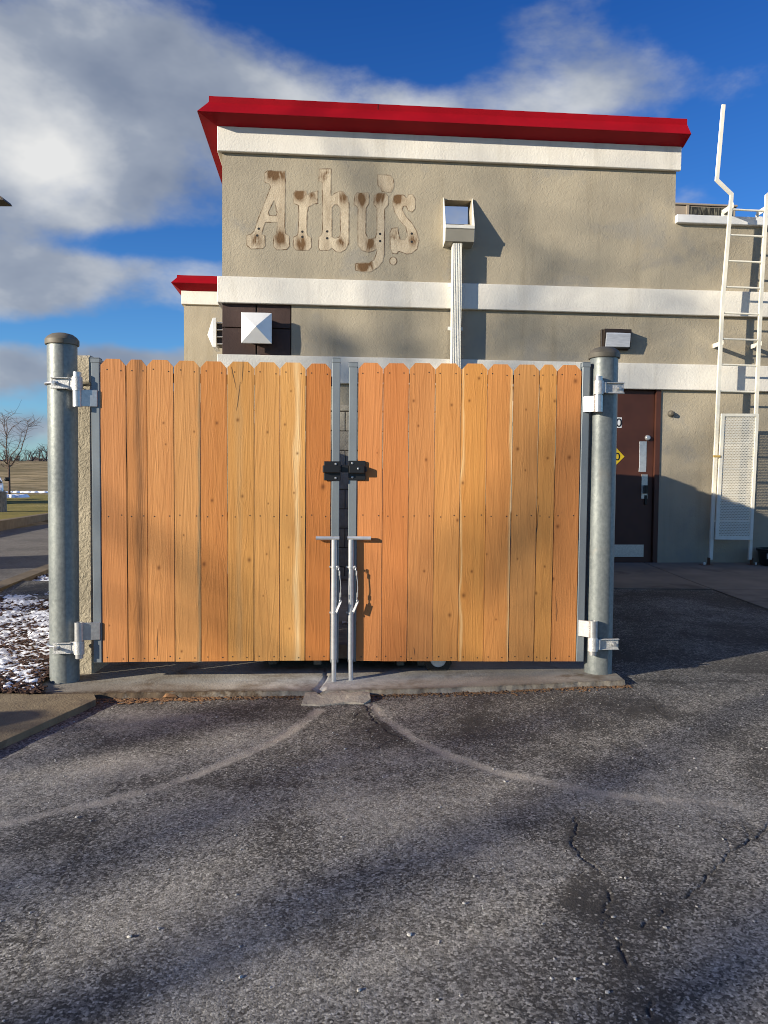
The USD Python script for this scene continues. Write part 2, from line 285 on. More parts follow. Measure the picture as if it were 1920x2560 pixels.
def asphalt_material(name, dark, light, wear_shade0=.42, tint=(.20, .17, .14), sc_=1.0):
    n = {'g': ('geometry', {}), 'p': ('principled_bsdf', dict(roughness=.85, specular_ior_level=.35)),
         'v': ('voronoi_texture', dict(feature='f1', scale=165. * sc_, randomness=1.)), 'v2': ('voronoi_texture', dict(feature='f1', scale=90. * sc_, randomness=1.)),
         'sep': ('separate_color', {}), 'n1': ('noise_texture', dict(scale=1.25, detail=8., roughness=.62, distortion=.5)), 'n2': ('noise_texture', dict(scale=22., detail=5., roughness=.65)),
         'w': ('attribute', dict(attribute='wear_shade')), 'cr': ('attribute', dict(attribute='crack'))}
    l = [('g.position', 'v.vector'), ('g.position', 'v2.vector'), ('g.position', 'n1.vector'), ('g.position', 'n2.vector'), ('v.color', 'sep.color')]
    def mt(nm, op, a, b, c=None, clamp=False):
        d = dict(math_type=op, use_clamp=clamp)
        for i, x in enumerate((a, b, c)):
            if isinstance(x, str): l.append((x, f'{nm}.value{i+1}'))
            elif x is not None: d[f'value{i+1}'] = float(x)
        n[nm] = ('math', d); return nm + '.value'
    n['wr'] = ('map_range', dict(from_min=.36, from_max=.64, to_min=-.22, to_max=.5, clamp=True)); l.append(('n1.fac', 'wr.value'))
    w = mt('w1', 'add', 'wr.result', 'w.fac'); w2 = mt('w2', 'multiply_add', 'n2.fac', .9, -.45); w = mt('w3', 'add', w, w2)
    w = mt('w4', 'add', w, wear_shade0 - .42)
    # a stone shows pale where its random value falls below the wear
    d = mt('d1', 'subtract', w, 'sep.r'); n['ms'] = ('map_range', dict(range_type='smoothstep', from_min=-.48, from_max=.42, clamp=True)); l.append((d, 'ms.value'))
    n['st'] = ('mix_color', dict(a=light, b=tint)); l.append(('sep.g', 'st.fac'))
    n['n5'] = ('noise_texture', dict(scale=190., detail=5., roughness=.7)); n['n6'] = ('noise_texture', dict(scale=6., detail=6., roughness=.7)); l += [('g.position', 'n5.vector'), ('g.position', 'n6.vector')]
    n['mx0'] = ('mix_color', dict(a=dark)); l += [('ms.result', 'mx0.fac'), ('st.result', 'mx0.b')]
    q = mt('q1', 'multiply_add', 'n5.fac', 2.2, -.55); q2 = mt('q2', 'multiply_add', 'n6.fac', 1.1, .42); q = mt('q3', 'multiply', q, q2)
    n['cq'] = ('combine_color', {}); l += [(q, 'cq.r'), (q, 'cq.g'), (q, 'cq.b')]
    n['mx'] = ('mix_color', dict(blend_type='multiply', fac=.75, use_clamp=False)); l += [('mx0.result', 'mx.a'), ('cq.color', 'mx.b')]
    n['se2'] = ('separate_color', {}); l.append(('v2.color', 'se2.color')); b1 = mt('b1', 'less_than', 'se2.r', .11); b2 = mt('b2', 'less_than', 'v2.distance', .36); b1 = mt('b3', 'multiply', b1, b2); b1 = mt('b4', 'multiply', b1, .75)
    n['bc'] = ('mix_color', dict(a=(.03, .03, .03), b=sc(light, 1.05))); n['mb'] = ('mix_color', dict(use_clamp=False)); l += [('se2.g', 'bc.fac'), (b1, 'mb.fac'), ('mx.result', 'mb.a'), ('bc.result', 'mb.b')]
    wv = mt('wv', 'multiply', 'w.fac', .8, clamp=True); n['mw'] = ('mix_color', dict(b=(.38, .335, .275))); l += [(wv, 'mw.fac'), ('mb.result', 'mw.a')]
    n['mc'] = ('mix_color', dict(b=(.018, .016, .015))); l += [('crk.value', 'mc.fac'), ('mw.result', 'mc.a'), ('mc.result', 'p.base_color')]
    mt('crk', 'multiply', 'cr.fac', .42)
    h = mt('h1', 'multiply', 'v.distance', -.45); h = mt('h2', 'multiply_add', 'n5.fac', 1.3, h); h = mt('h3', 'multiply_add', 'n2.fac', .6, h)
    n['b'] = ('bump', dict(strength=.8, distance=.0034 / sc_)); l += [(h, 'b.height'), ('b.normal', 'p.normal')]
    return usdkit.material(stage, '/World/Looks/' + name, n, l, surface='p.BSDF')
M['asphalt'] = asphalt_material('asphalt', (.070, .064, .056), (.60, .565, .50), wear_shade0=.84, tint=(.20, .185, .162))
M['lane'] = asphalt_material('lane_asphalt', (.10, .095, .09), (.26, .25, .24), wear_shade0=.62, sc_=.5)

def wood(name, base, dark, x0, width, seed, knots=(), streak=None, gstr=1.0):
    """Cedar: growth rings drawn out along z, bent round the knots. x0 is the board's left edge."""
    n = {'g': ('geometry', {}), 's': ('separate_xyz', {}), 'p': ('principled_bsdf', dict(roughness=.62, specular_ior_level=.28))}; l = [('g.position', 's.vector')]
    def mt(nm, op, a, b=None, c=None, clamp=False):
        d = dict(math_type=op, use_clamp=clamp)
        for i, x in enumerate((a, b, c)):
            if isinstance(x, str): l.append((x, f'{nm}.value{i+1}'))
            elif x is not None: d[f'value{i+1}'] = float(x)
        n[nm] = ('math', d); return nm + '.value'
    x = mt('x', 'subtract', 's.x', x0); z = 's.z'; gx = x; kn = None
    for i, (kx, kz, kr) in enumerate(knots):
        a = mt(f'a{i}', 'subtract', x, kx); e = mt(f'e{i}', 'subtract', z, kz)
        a2 = mt(f'a2{i}', 'multiply', a, a); e2 = mt(f'e2{i}', 'multiply', e, e)
        q = mt(f'q{i}', 'multiply_add', e2, .10, a2)                       # an upright oval of influence
        q = mt(f'qq{i}', 'multiply', q, -1. / (2.6 * kr) ** 2); q = mt(f'qe{i}', 'exponent', q)
        t = mt(f't{i}', 'multiply', q, a); gx = mt(f'gx{i}', 'multiply_add', t, -.85, gx)
        r2 = mt(f'r2{i}', 'multiply_add', e2, .6, a2); r2 = mt(f'r3{i}', 'multiply', r2, -1. / kr ** 2); r2 = mt(f'r4{i}', 'exponent', r2)
        kn = r2 if kn is None else mt(f'km{i}', 'maximum', kn, r2)
    n['cv'] = ('combine_xyz', {}); l += [(gx, 'cv.x'), (z, 'cv.z')]
    n['m1'] = ('mapping', dict(location=(seed * 3.7, 0, seed * 1.3), scale=(15, 1, .8))); l.append(('cv.vector', 'm1.vector'))
    n['n1'] = ('noise_texture', dict(scale=1., detail=3., roughness=.5, distortion=.6)); l.append(('m1.vector', 'n1.vector'))
    rg = mt('rg', 'multiply', 'n1.fac', 46.); rg = mt('rf', 'sine', rg); rg = mt('rh', 'multiply_add', rg, .5, .5); rg = mt('rp', 'power', rg, 3.0)
    n['m2'] = ('mapping', dict(location=(seed * 1.1, 0, seed), scale=(420, 1, 7))); l.append(('cv.vector', 'm2.vector'))
    n['n2'] = ('noise_texture', dict(scale=1., detail=4., roughness=.6)); l.append(('m2.vector', 'n2.vector'))
    n['m3'] = ('mapping', dict(location=(seed * 5.1, 0, seed * 2.), scale=(9, 1, 1.6))); l.append(('cv.vector', 'm3.vector'))
    n['n3'] = ('noise_texture', dict(scale=1., detail=5., roughness=.6)); l.append(('m3.vector', 'n3.vector'))
    g = mt('ga', 'multiply', rg, .15 * gstr); g = mt('gb', 'multiply_add', 'n2.fac', .42 * gstr, g); g = mt('gc', 'multiply_add', 'n3.fac', .9, g); g = mt('gd', 'subtract', g, .48, clamp=True)
    n['c1'] = ('mix_color', dict(a=base, b=dark)); l.append((g, 'c1.fac')); out = 'c1.result'
    if streak:
        sx, sw, scol = streak
        a = mt('sa', 'subtract', gx, sx); n['ns'] = ('noise_texture', dict(scale=1., detail=4.)); n['m4'] = ('mapping', dict(scale=(10, 1, 2.2), location=(seed, 0, 0))); l += [('cv.vector', 'm4.vector'), ('m4.vector', 'ns.vector')]
        o = mt('so', 'multiply_add', 'ns.fac', .05, -.025); a = mt('sb', 'add', a, o); a = mt('sc', 'multiply', a, a); a = mt('sd', 'multiply', a, -1. / sw ** 2); a = mt('se', 'exponent', a)
        a = mt('sf', 'multiply', a, mt('sg', 'multiply_add', 'n2.fac', 2.4, -.55, clamp=True))
        n['c2'] = ('mix_color', dict(b=scol)); l += [(a, 'c2.fac'), (out, 'c2.a')]; out = 'c2.result'
    if kn:
        k = mt('kp', 'power', kn, 1.6); k = mt('kk', 'multiply', k, .85); n['c3'] = ('mix_color', dict(b=sc(dark, .42))); l += [(k, 'c3.fac'), (out, 'c3.a')]; out = 'c3.result'
    l.append((out, 'p.base_color'))
    n['b'] = ('bump', dict(strength=.8, distance=.0016)); bh = mt('bh', 'multiply_add', rg, .35, 'n2.fac'); l += [(bh, 'b.height'), ('b.normal', 'p.normal')]
    return usdkit.material(stage, '/World/Looks/' + name, n, l, surface='p.BSDF')

# ------------------------------------------------------------------ ground
def smooth01(t): t = np.clip(t, 0, 1); return t * t * (3 - 2 * t)
def lotz(x, y):                         # the lot rises gently from the gate to the building
    t = .036 * smooth01((np.asarray(x, float) + .4) / 1.6) * smooth01((np.asarray(y, float) - 2.6) / 1.4) * (1 - smooth01((np.asarray(y, float) - 5.) / 3.))
    return t + .085 * np.clip((y - 4.45) / 2.9, 0, 1) + .05 * np.clip((y - 7.35) / 1.9, 0, 1)
def asz(x, y): return lotz(x, y) - .026 + .019 * smooth01((np.asarray(y, float) - 4.7) / 2.2)
def terrain(x, y):
    y, x = np.asarray(y, float), np.asarray(x, float)
    far = np.hypot(x + 2, y - 4)
    rise = 3.3 * smooth01((y - 48) / 66) * 1.0
    dirx = smooth01((-x - 2) / 6)       # open field on the left
    z = -.10 + rise * smooth01((far - 40) / 30)
    return z + .22 * smooth01((-x - 8.4) / 1.0) * smooth01((y - 5) / 8)
def axis(lims):
    out = []
    for a, b, n in lims: out += list(np.linspace(a, b, n, endpoint=False))
    return np.array(out + [lims[-1][1]])
xs = axis([(-1500, -300, 6), (-300, -60, 16), (-60, -8, 50), (-8, 8, 16), (8, 60, 12), (60, 300, 10), (300, 1500, 6)])
ys = axis([(-1500, -200, 6), (-200, -20, 10), (-20, 20, 30), (20, 130, 110), (130, 300, 16), (300, 1500, 6)])
def terr_noise(x, y):
    z = terrain(x, y); k = smooth01((np.hypot(x, y) - 24) / 20) * smooth01((-x - 10) / 4)
    return z + k * .35 * (meshkit.fbm(np.stack([x * .09, y * .22, 0 * x], -1), 4, 3) - .5)
structure('ground', grid(xs, ys, terr_noise), M['grass'], smooth=True)

# front asphalt: a fine sheet where the camera stands, a plain one beyond
P2 = lambda z, o, s: [tuple(ground(o[0] + x * s, o[1] + y * s, -.035)[:2]) for x, y in z]
s5 = .57866
CR = [P2([(820, 600), (830, 660), (810, 710), (850, 770), (930, 840), (970, 940), (965, 1010), (935, 1070), (975, 1120), (1030, 1190), (1060, 1280), (1110, 1360), (1150, 1420), (1145, 1500)], (960, 1700), s5),
      P2([(1720, 560), (1659, 620), (1620, 690), (1560, 720), (1480, 780), (1400, 860), (1340, 930), (1250, 990), (1180, 1040), (1090, 1095)], (960, 1700), s5),
      P2([(400, 600), (390, 690), (330, 780), (240, 910), (170, 1000), (155, 1110), (110, 1210), (70, 1310), (10, 1390)], (0, 1700), s5),
      P2([(900, 370), (760, 400), (560, 440), (440, 530)], (0, 1700), s5), P2([(870, 505), (900, 590), (1000, 680), (1150, 745)], (560, 1560), .40989),
      P2([(855, 840), (835, 950), (865, 990)], (960, 1700), s5), P2([(1150, 120), (1180, 170), (1230, 200)], (960, 1700), s5), P2([(1020, 30), (1300, 45), (1659, 35)], (960, 1700), s5)]
CW = [.0040, .0044, .0024, .0020, .0060, .0022, .0026, .0030]
ARC = [P2([(1375, 140), (1290, 210), (1150, 290), (990, 355), (840, 425), (640, 490), (480, 525), (250, 575), (60, 620), (-100, 650)], (0, 1700), s5),
       P2([(-50, 120), (0, 180), (130, 270), (300, 350), (500, 415), (700, 455), (900, 495), (1150, 520), (1500, 545)], (960, 1700), s5)]
def jag(pts, amp, step=.025):
    l = LineString(pts); t = np.arange(0, l.length, step); q = np.array([l.interpolate(x).coords[0] for x in t])
    return q + rng.normal(0, amp, q.shape)
def dist_to(pts, X, Y):
    best = np.full(X.shape, 9.); par = np.zeros(X.shape)
    for k, ((ax, ay), (bx, by)) in enumerate(zip(pts[:-1], pts[1:])):
        sel = (X > min(ax, bx) - .15) & (X < max(ax, bx) + .15) & (Y > min(ay, by) - .15) & (Y < max(ay, by) + .15)
        if not sel.any(): continue
        dx, dy = bx - ax, by - ay; t = np.clip(((X[sel] - ax) * dx + (Y[sel] - ay) * dy) / (dx * dx + dy * dy + 1e-12), 0, 1)
        d = np.hypot(X[sel] - ax - t * dx, Y[sel] - ay - t * dy); o = best[sel]; p = par[sel]; better = d < o
        o[better] = d[better]; p[better] = (k + t[better]) / (len(pts) - 1); best[sel] = o; par[sel] = p
    return best, par
FX0, FX1, FY0, FY1 = -2.5, 2.45, 1.25, 4.36
xs, ys = np.linspace(FX0, FX1, 940), np.linspace(FY0, FY1, 620); X, Y = np.meshgrid(xs, ys)
pq = np.stack([X, Y, 0 * X], -1)
Zf = asz(X, Y) + .012 * (meshkit.fbm(pq * 1.7, 3, 5) - .5) + .0035 * (meshkit.fbm(pq * 28, 3, 8) - .5)
crack = np.zeros(X.shape); wear_shade = np.zeros(X.shape)
BR = []
for pts, w in zip(CR, CW):
    l_ = LineString(pts)
    for k in range(5 if w > .004 else 2):
        o = np.array(l_.interpolate(rng.uniform(.1, .95), normalized=True).coords[0]); a_ = rng.uniform(0, 6.28); n_ = rng.integers(3, 6); q = [o]
        for _ in range(n_): a_ += rng.normal(0, .5); q.append(q[-1] + rng.uniform(.03, .07) * np.array([math.cos(a_), math.sin(a_)]))
        BR.append((q, w * .5))
for pts, w in list(zip(CR, CW)) + BR:
    d, t = dist_to(jag(pts, .005, .02), X, Y); ww = .52 * w * (.5 + .8 * meshkit.noise(np.stack([X * 14, Y * 14, 0 * X], -1), 4))
    c = (1 - smooth01((d - ww * .35) / (ww * 1.0 + .0015))) * np.clip(ww / .0022, 0, 1) * smooth01((meshkit.noise(np.stack([X * 9, Y * 9, 0 * X], -1), 6) - .12) / .25); crack = np.maximum(crack, c)
    Zf -= .0055 * c; Zf += .0006 * np.exp(-(d / .03) ** 2); wear_shade -= .18 * np.exp(-(d / .035) ** 2)
for pts in ARC:
    d, t = dist_to(np.array(pts), X, Y); d = np.abs(d + .022 * (meshkit.fbm(pq * 11, 4, 41) - .5)); a = np.exp(-(d / .027) ** 3) * (1 - .62 * t) * np.clip(1.7 * meshkit.fbm(pq * 7, 5, 21) + .02, 0, 1.4)
    wear_shade += 1.0 * a; Zf -= .003 * a
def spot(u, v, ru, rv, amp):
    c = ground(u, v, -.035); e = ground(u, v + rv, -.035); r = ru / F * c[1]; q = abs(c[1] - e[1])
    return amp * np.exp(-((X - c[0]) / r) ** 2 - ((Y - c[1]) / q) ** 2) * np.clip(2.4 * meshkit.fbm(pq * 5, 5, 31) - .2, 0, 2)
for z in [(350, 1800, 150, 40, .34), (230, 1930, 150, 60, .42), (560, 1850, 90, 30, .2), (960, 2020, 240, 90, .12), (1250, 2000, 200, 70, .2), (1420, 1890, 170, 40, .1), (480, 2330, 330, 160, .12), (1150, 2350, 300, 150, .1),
          (1560, 2420, 130, 150, -.2), (1540, 2250, 170, 60, -.14), (1560, 2070, 330, 30, -.22), (700, 2090, 300, 40, -.1), (950, 2200, 200, 60, -.12), (90, 2130, 130, 200, -.1), (1700, 1800, 300, 60, -.12), (1350, 1830, 260, 40, -.25), (760, 1880, 120, 30, -.18), (120, 1920, 90, 60, -.25), (500, 1960, 200, 14, -.2)]:  # the long dark band at right is branch shadow painted into the tone
    wear_shade += spot(*z)
wear_shade -= .24 * smooth01((Y - 2.4) / 1.6) * (1 - .35 * smooth01((-X) / 1.5))
v, f = grid(xs, ys, lambda a, b: Zf)
outer = sbox(-7.0, -14, 9.5, 7.36).difference(sbox(FX0 + .002, FY0 + .002, FX1 - .002, FY1 - .002))
co = trimesh.creation.extrude_polygon(outer, .01, engine='earcut')
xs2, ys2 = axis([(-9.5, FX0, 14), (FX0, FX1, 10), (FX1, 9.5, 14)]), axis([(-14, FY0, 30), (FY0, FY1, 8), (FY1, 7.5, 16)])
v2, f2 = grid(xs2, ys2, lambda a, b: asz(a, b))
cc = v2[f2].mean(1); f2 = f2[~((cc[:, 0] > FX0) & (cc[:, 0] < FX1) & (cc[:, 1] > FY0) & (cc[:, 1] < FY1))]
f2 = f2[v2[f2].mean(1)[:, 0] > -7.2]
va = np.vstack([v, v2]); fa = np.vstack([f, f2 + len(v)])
structure('asphalt_lot', (va, fa), M['asphalt'], attrs=dict(wear_shade=np.concatenate([wear_shade.ravel(), np.full(len(v2), -.44)]), crack=np.concatenate([crack.ravel(), np.zeros(len(v2))])))  # outer sheet set darker: shade near the building put into its colour

# enclosure slab, front edge as in the photo, broken by a crack at the drop rods
def edge_y(x): return np.interp(x, [-1.85, -1.69, -.94, -.35, .0, .74, 1.30, 1.42], [3.80, 3.83, 3.91, 3.945, 3.95, 3.985, 4.07, 4.10])
xs = np.linspace(-1.80, 1.295, 400); ts = np.concatenate([[0, 0], np.linspace(0, 1, 90) ** 1.6 * 4.2])
Xs = np.tile(xs, (len(ts), 1)); e = edge_y(xs) + .022 * (meshkit.fbm(np.stack([xs * 14, 0 * xs, 0 * xs], -1), 4, 2) - .5)
Ys = e[None, :] + ts[:, None]
Zs = lotz(Xs, Ys) + .004 * (meshkit.fbm(np.stack([Xs * 3, Ys * 3, 0 * Xs], -1), 4, 9) - .5)
Zs[0] = Zs[1] - .06; Zs[1] -= .007; Ys[1] += .004; Ys[0] -= .022 + .02 * meshkit.fbm(np.stack([xs * 20, 0 * xs, 0 * xs], -1), 3, 7)
sc4 = 280 / 1147
SCR = [tuple(ground(720 + x * sc4, 1260 + y * sc4)[:2]) for x, y in [(370, 1690), (385, 1735), (400, 1760), (372, 1800), (355, 1830), (325, 1868), (318, 1900), (305, 1950)]]
d, t = dist_to(jag(SCR, .004, .012), Xs, Ys); k = 1 - smooth01((d - .003) / .008); Zs -= .012 * k
hole = np.exp(-((Xs - SCR[-2][0]) / .025) ** 4 - ((Ys - SCR[-2][1] - .01) / .03) ** 4); Zs -= .03 * hole
v, _ = grid(xs, ts, lambda a, b: 0 * a); v[:, 0], v[:, 1], v[:, 2] = Xs.ravel(), Ys.ravel(), Zs.ravel()
_, f = grid(xs, ts, lambda a, b: 0 * a)
pale = np.exp(-((Xs + .32) / .42) ** 2 - ((Ys - 4.08) / .22) ** 2) * .95 + .35 * np.exp(-((Xs + .1) / .9) ** 2 - ((Ys - 4.1) / .3) ** 2)
grime = np.clip(1.0 - (Ys - e[None, :]) / .07, 0, 1) * (.55 + .45 * smooth01((-Xs - .45) / .3)) + .35 * smooth01((-Xs - .8) / .5) * np.clip(1 - (Ys - e[None, :]) / .3, 0, 1)
structure('concrete_slab', (v, f), M['concrete'], smooth=True, attrs=dict(pale=pale.ravel(), grime=grime.ravel()))
# broken kerb stone in front of the slab
a, b_ = ground(757, 1745, -.01), ground(926, 1742, -.01)
poly = Polygon([(a[0], a[1] - .075), (a[0] + .09, a[1] - .088), (b_[0] - .12, b_[1] - .082), (b_[0] - .03, b_[1] - .09), (b_[0] + .002, b_[1] - .05), (b_[0] - .005, b_[1] + .05), (b_[0] - .06, b_[1] + .047), (b_[0] - .1, b_[1] + .018), (b_[0] - .15, b_[1] + .05),
                (a[0] + .12, a[1] + .055), (a[0] + .095, a[1] + .01), (a[0] + .07, a[1] + .02), (a[0] + .062, a[1] + .06), (a[0] + .01, a[1] + .05)])
ks = trimesh.creation.extrude_polygon(poly, .085, engine='earcut'); ks.vertices[:, 2] -= .085 - .004
for _ in range(3): ks = ks.subdivide()
vv = ks.vertices; vv += .010 * (np.stack([meshkit.fbm(vv * 16, 3, s) for s in (1, 2, 3)], -1) - .5)
vv[:, 2] = np.where(vv[:, 2] > -.01, vv[:, 2] - .26 * np.clip(a[1] + .02 - vv[:, 1], 0, .12), vv[:, 2])
single('kerb_stone', ks, M['block_stop'], 'broken pale concrete block at the foot of the two drop rods', 'kerb stone', smooth=30)

# the pad at the left, the mulch bed with snow, the service lane with its kerbs
p0, p1 = ground(-60, 1885), ground(240, 1750)
padp = Polygon([(-7.0, p0[1] - 2.0), (p0[0] - .35, p0[1] - 2.0), tuple(p0[:2]), tuple(p1[:2]), (p1[0] - .05, 3.845), (-1.7, 3.82), (-1.9, 3.83), (-7.0, 3.60)])
pad = flat(padp.buffer(-.012).buffer(.012), .004, .07)
structure('pavement', pad, M['pad'], smooth=30)
def lane_x(y, x0): return x0 - (y - 7.4) * math.tan(math.radians(8.0)) + (0 if True else 0)
KN, KF = -3.68, -6.95
bed_n = Polygon([(-1.74, 3.84), (-1.9, 3.85), (-7.0, 3.62), (-7.0, 4.5), (lane_x(5.2, KN), 5.2), (lane_x(14, KN), 14), (-2.3, 14), (-1.86, 4.4), (-1.80, 4.0)])
def bed_z(x, y): return .015 + .03 * smooth01((y - 3.85) / .5) + .035 * (meshkit.fbm(np.stack([x * 3, y * 3, 0 * x], -1), 3, 4) - .5)
xs, ys = np.linspace(-7, -1.5, 150), np.linspace(3.5, 14, 260); vb, fb = grid(xs, ys, bed_z)
inb = shapely.contains_xy(bed_n, *vb[fb].mean(1)[:, :2].T); structure('mulch_bed', (vb, fb[inb]), M['mulch_base'], smooth=True)
n = 15000; q = rng.random((n, 2)); qy = 3.82 + (q[:, 1] ** 1.7) * 7.5; qx = -1.72 - q[:, 0] * np.minimum(2.6, .5 + .38 * qy)
ok = shapely.contains_xy(bed_n.buffer(.02), qx, qy); qx, qy = qx[ok], qy[ok]; n = len(qx); qz = bed_z(qx, qy)
ln, wd, th = rng.uniform(.018, .06, n), rng.uniform(.005, .014, n), rng.uniform(.003, .008, n); yaw = rng.normal(0, .7, n) + .25; pit = rng.normal(0, .28, n)
c8 = np.array([(x, y, z) for x in (-1, 1) for y in (-1, 1) for z in (-1, 1)], float) * .5
loc = c8[None] * np.stack([ln, wd, th], 1)[:, None]; lx = loc[..., 0] * np.cos(pit)[:, None] - loc[..., 2] * np.sin(pit)[:, None]; lz = loc[..., 0] * np.sin(pit)[:, None] + loc[..., 2] * np.cos(pit)[:, None]
vx = lx * np.cos(yaw)[:, None] - loc[..., 1] * np.sin(yaw)[:, None]; vy = lx * np.sin(yaw)[:, None] + loc[..., 1] * np.cos(yaw)[:, None]
vv = np.stack([vx + qx[:, None], vy + qy[:, None], lz + (qz + rng.uniform(.0, .012, n))[:, None]], -1).reshape(-1, 3)
fbx = trimesh.creation.box().faces; bx = trimesh.creation.box().vertices
order = [int(np.argmin(np.abs(c8 - w).sum(1))) for w in bx]; fbx = np.array(order)[fbx]
single('mulch_chips', (vv, (fbx[None] + 8 * np.arange(n)[:, None, None]).reshape(-1, 3)), M['mulch'], 'dark red-brown bark mulch chips poking through snow beside the left pipe post', 'mulch', kind='stuff', smooth=False)
xs, ys = np.linspace(-5.5, -1.6, 420), np.linspace(3.7, 9.5, 520)
def snow_z(x, y):
    k = meshkit.fbm(np.stack([x * 7, y * 6, 0 * x], -1), 3, 12); d = meshkit.fbm(np.stack([x * 46, y * 34, 0 * x], -1), 3, 13)
    return bed_z(x, y) + .0075 + .036 * (k - .5) + .032 * (d - .5) - .02 * smooth01((4.05 - y) / .2) * (x < -1.95)
vb, fb = grid(xs, ys, snow_z); zc_ = vb[fb].mean(1); inb = shapely.contains_xy(bed_n.buffer(-.005), zc_[:, 0], zc_[:, 1]) & (zc_[:, 2] > bed_z(zc_[:, 0], zc_[:, 1]) - .004)
single('snow_patches', (vb, fb[inb]), M['snow'], 'thin white snow lying in patches over the mulch bed at the left', 'snow', kind='stuff', smooth=True)
def strip(x0, y0, y1, w, z0, z1):
    ys = np.linspace(y0, y1, 14); pts = [(lane_x(y, x0), y) for y in ys] + [(lane_x(y, x0) + w, y) for y in ys[::-1]]
    return flat(Polygon(pts), z1, z1 - z0)
lane = flat(Polygon([(lane_x(y, KN) + .02, y) for y in np.linspace(-14, 30, 20)] + [(lane_x(y, KF) - .02, y) for y in np.linspace(30, -14, 20)]), -.055, .04)
lv, lf = arr(lane); single('lane', (lv, lf), M['lane'], None, None, kind='structure', smooth=True, attrs=dict(wear_shade=np.full(len(lv), .12), crack=np.zeros(len(lv))))
structure('near_kerb', strip(KN, 5.2, 30, .16, -.12, .095), M['kerb'])
structure('far_kerb', strip(KF - .16, -10, 50, .17, -.12, .16), M['kerb'])
vg, fg = grid(np.linspace(0, 1, 30), np.linspace(-10, 44, 90), lambda a, b: 0 * a)
gx = np.array([lane_x(y, KF - .16) for y in vg[:, 1]]) - vg[:, 0] * 16; gz = .155 + .05 * (meshkit.fbm(np.stack([gx * 1.2, vg[:, 1] * 1.2, 0 * gx], -1), 4, 14) - .5) - .012 * vg[:, 0] * 3
structure('grass_verge', (np.stack([gx, vg[:, 1], gz], 1), fg[:, ::-1]), M['verge'], smooth=True)
# snow lying in lines on the far grass
def drift(pts, w, name):
    l = LineString(pts).buffer(w); out = []
    for g in rings(l):
        q = trimesh.creation.extrude_polygon(g, .05, engine='earcut'); out.append(q)
    return cat_(out)
sv = []
for (u0, u1, vv_, yd, hw) in [(17, 45, 1252, 33, .35), (26, 130, 1231, 48.5, .30), (-20, 20, 1231, 48, .3)]:
    x0, x1 = (u0 - CX) / F * yd, (u1 - CX) / F * yd; nn = 40
    for i in range(nn):
        xx = x0 + (x1 - x0) * (i + rng.random()) / nn; r = rng.uniform(.10, .38)
        sv.append(lathe([(0, .025), (r * .6, .018), (r, -.10)], (xx, yd + rng.normal(0, hw), float(terr_noise(np.array([xx]), np.array([yd]))[0]) + (.21 if yd < 40 else .06)), 10))
single('snow_line', cat_(sv), M['snow'], 'broken white line of snow along the foot of the far field', 'snow', kind='stuff', smooth=True)

# ------------------------------------------------------------------ the building
bs = lambda u, v, d=0.: B.sz(u, v, d)
SL, SR = bs(555.3, 500)[0], bs(1689, 480)[0]
ZF0 = bs(1120, 405.5)[1]                          # underside of the top white band
ZM1, ZM0 = bs(1100, 706, .05)[1], bs(1100, 770.5, .05)[1]
ZL1, ZL0 = bs(1100, 897, .05)[1], bs(861, 958.6, .05)[1]
ZP = bs(1800, 548, .05)[1]                        # low parapet
ZTOP = bs(960, 262, .13)[1]
SEND = 8.0
bld = thing('restaurant_building', 'grey stucco restaurant with white bands and red metal cornice behind the gate', 'building', B.at(0, 0, 0))
hs0, hz1 = bs(1111, 499.5); hs1, _ = bs(1178, 503); _, hz0 = bs(1140, 560)
ps0, ps1 = SL, bs(728.5, 820)[0]; pz0, pz1 = ZL1 - .01, ZM0 + .01
ds0, ds1 = bs(1430, 1200)[0], bs(1649, 1100)[0]; dz0, dz1 = .1, bs(1560, 961.5)[1]
face = Polygon([(SL, -.3), (SEND, -.3), (SEND, ZP - .02), (SR, ZP - .02), (SR, ZTOP - .1), (SL, ZTOP - .1)])
face = face.difference(sbox(hs0, hz0, hs1, hz1)).difference(sbox(ps0 - 1, pz0, ps1, pz1)).difference(sbox(ds0, -1, ds1, dz1))
part(bld, 'front_wall', pextrude(B, face, -.20, 0), M['stucco'], False)
part(bld, 'front_wall', pbox(B, SL + .02, ps1 + .1, -.22, -.05, pz0 - .05, pz1 + .05), M['recess'], False)
DEEP = 8.6
part(bld, 'side_wall', cat_([pbox(B, SL, SL + .2, -DEEP, -.2, -.3, ZTOP - .1)]), M['stucco'], False)
part(bld, 'side_wall', pbox(B, SEND - .2, SEND, -DEEP, -.2, -.3, ZP - .02), M['stucco'], False)
part(bld, 'rear_wall', pbox(B, SL + .2, SEND - .2, -DEEP, -DEEP + .2, -.3, ZP - .3), M['stucco'], False)
part(bld, 'roof', pbox(B, SL + .2, SEND - .2, -DEEP + .2, -.2, hz0 - .3, hz0 - .12), M['recess'], False)
part(bld, 'parapet', pbox(B, SR - .2, SR, -2.2, -.2, hz0 - .2, ZTOP - .1), M['stucco'], False)
def band(z0, z1, s0, s1, d=.05, side=True):
    g = [pbox(B, s0 - (d if side else 0), s1, 0.001, d, z0, z1, .006)]
    if side: g.append(pbox(B, s0 - d, s0 - .001, -4.2, .003, z0, z1, .004))
    return cat_(g)
FT = bs(1120, 341, .05)[1]
part(bld, 'white_band', band(ZF0, FT + .05, SL, SR + .04), M['white_trim'], 30, 'topmost white band under the red cornice')
part(bld, 'white_band', band(ZM0, ZM1, SL, SEND), M['white_trim'], 30, 'middle white band below the ghost lettering')
part(bld, 'white_band', cat_([band(ZL0, ZL1, SL, ds0 + .0), pbox(B, ds0 + .0, SEND, .001, .05, ZL0, ZL1, .006)]), M['white_trim'], 30, 'lowest white band, over the door')
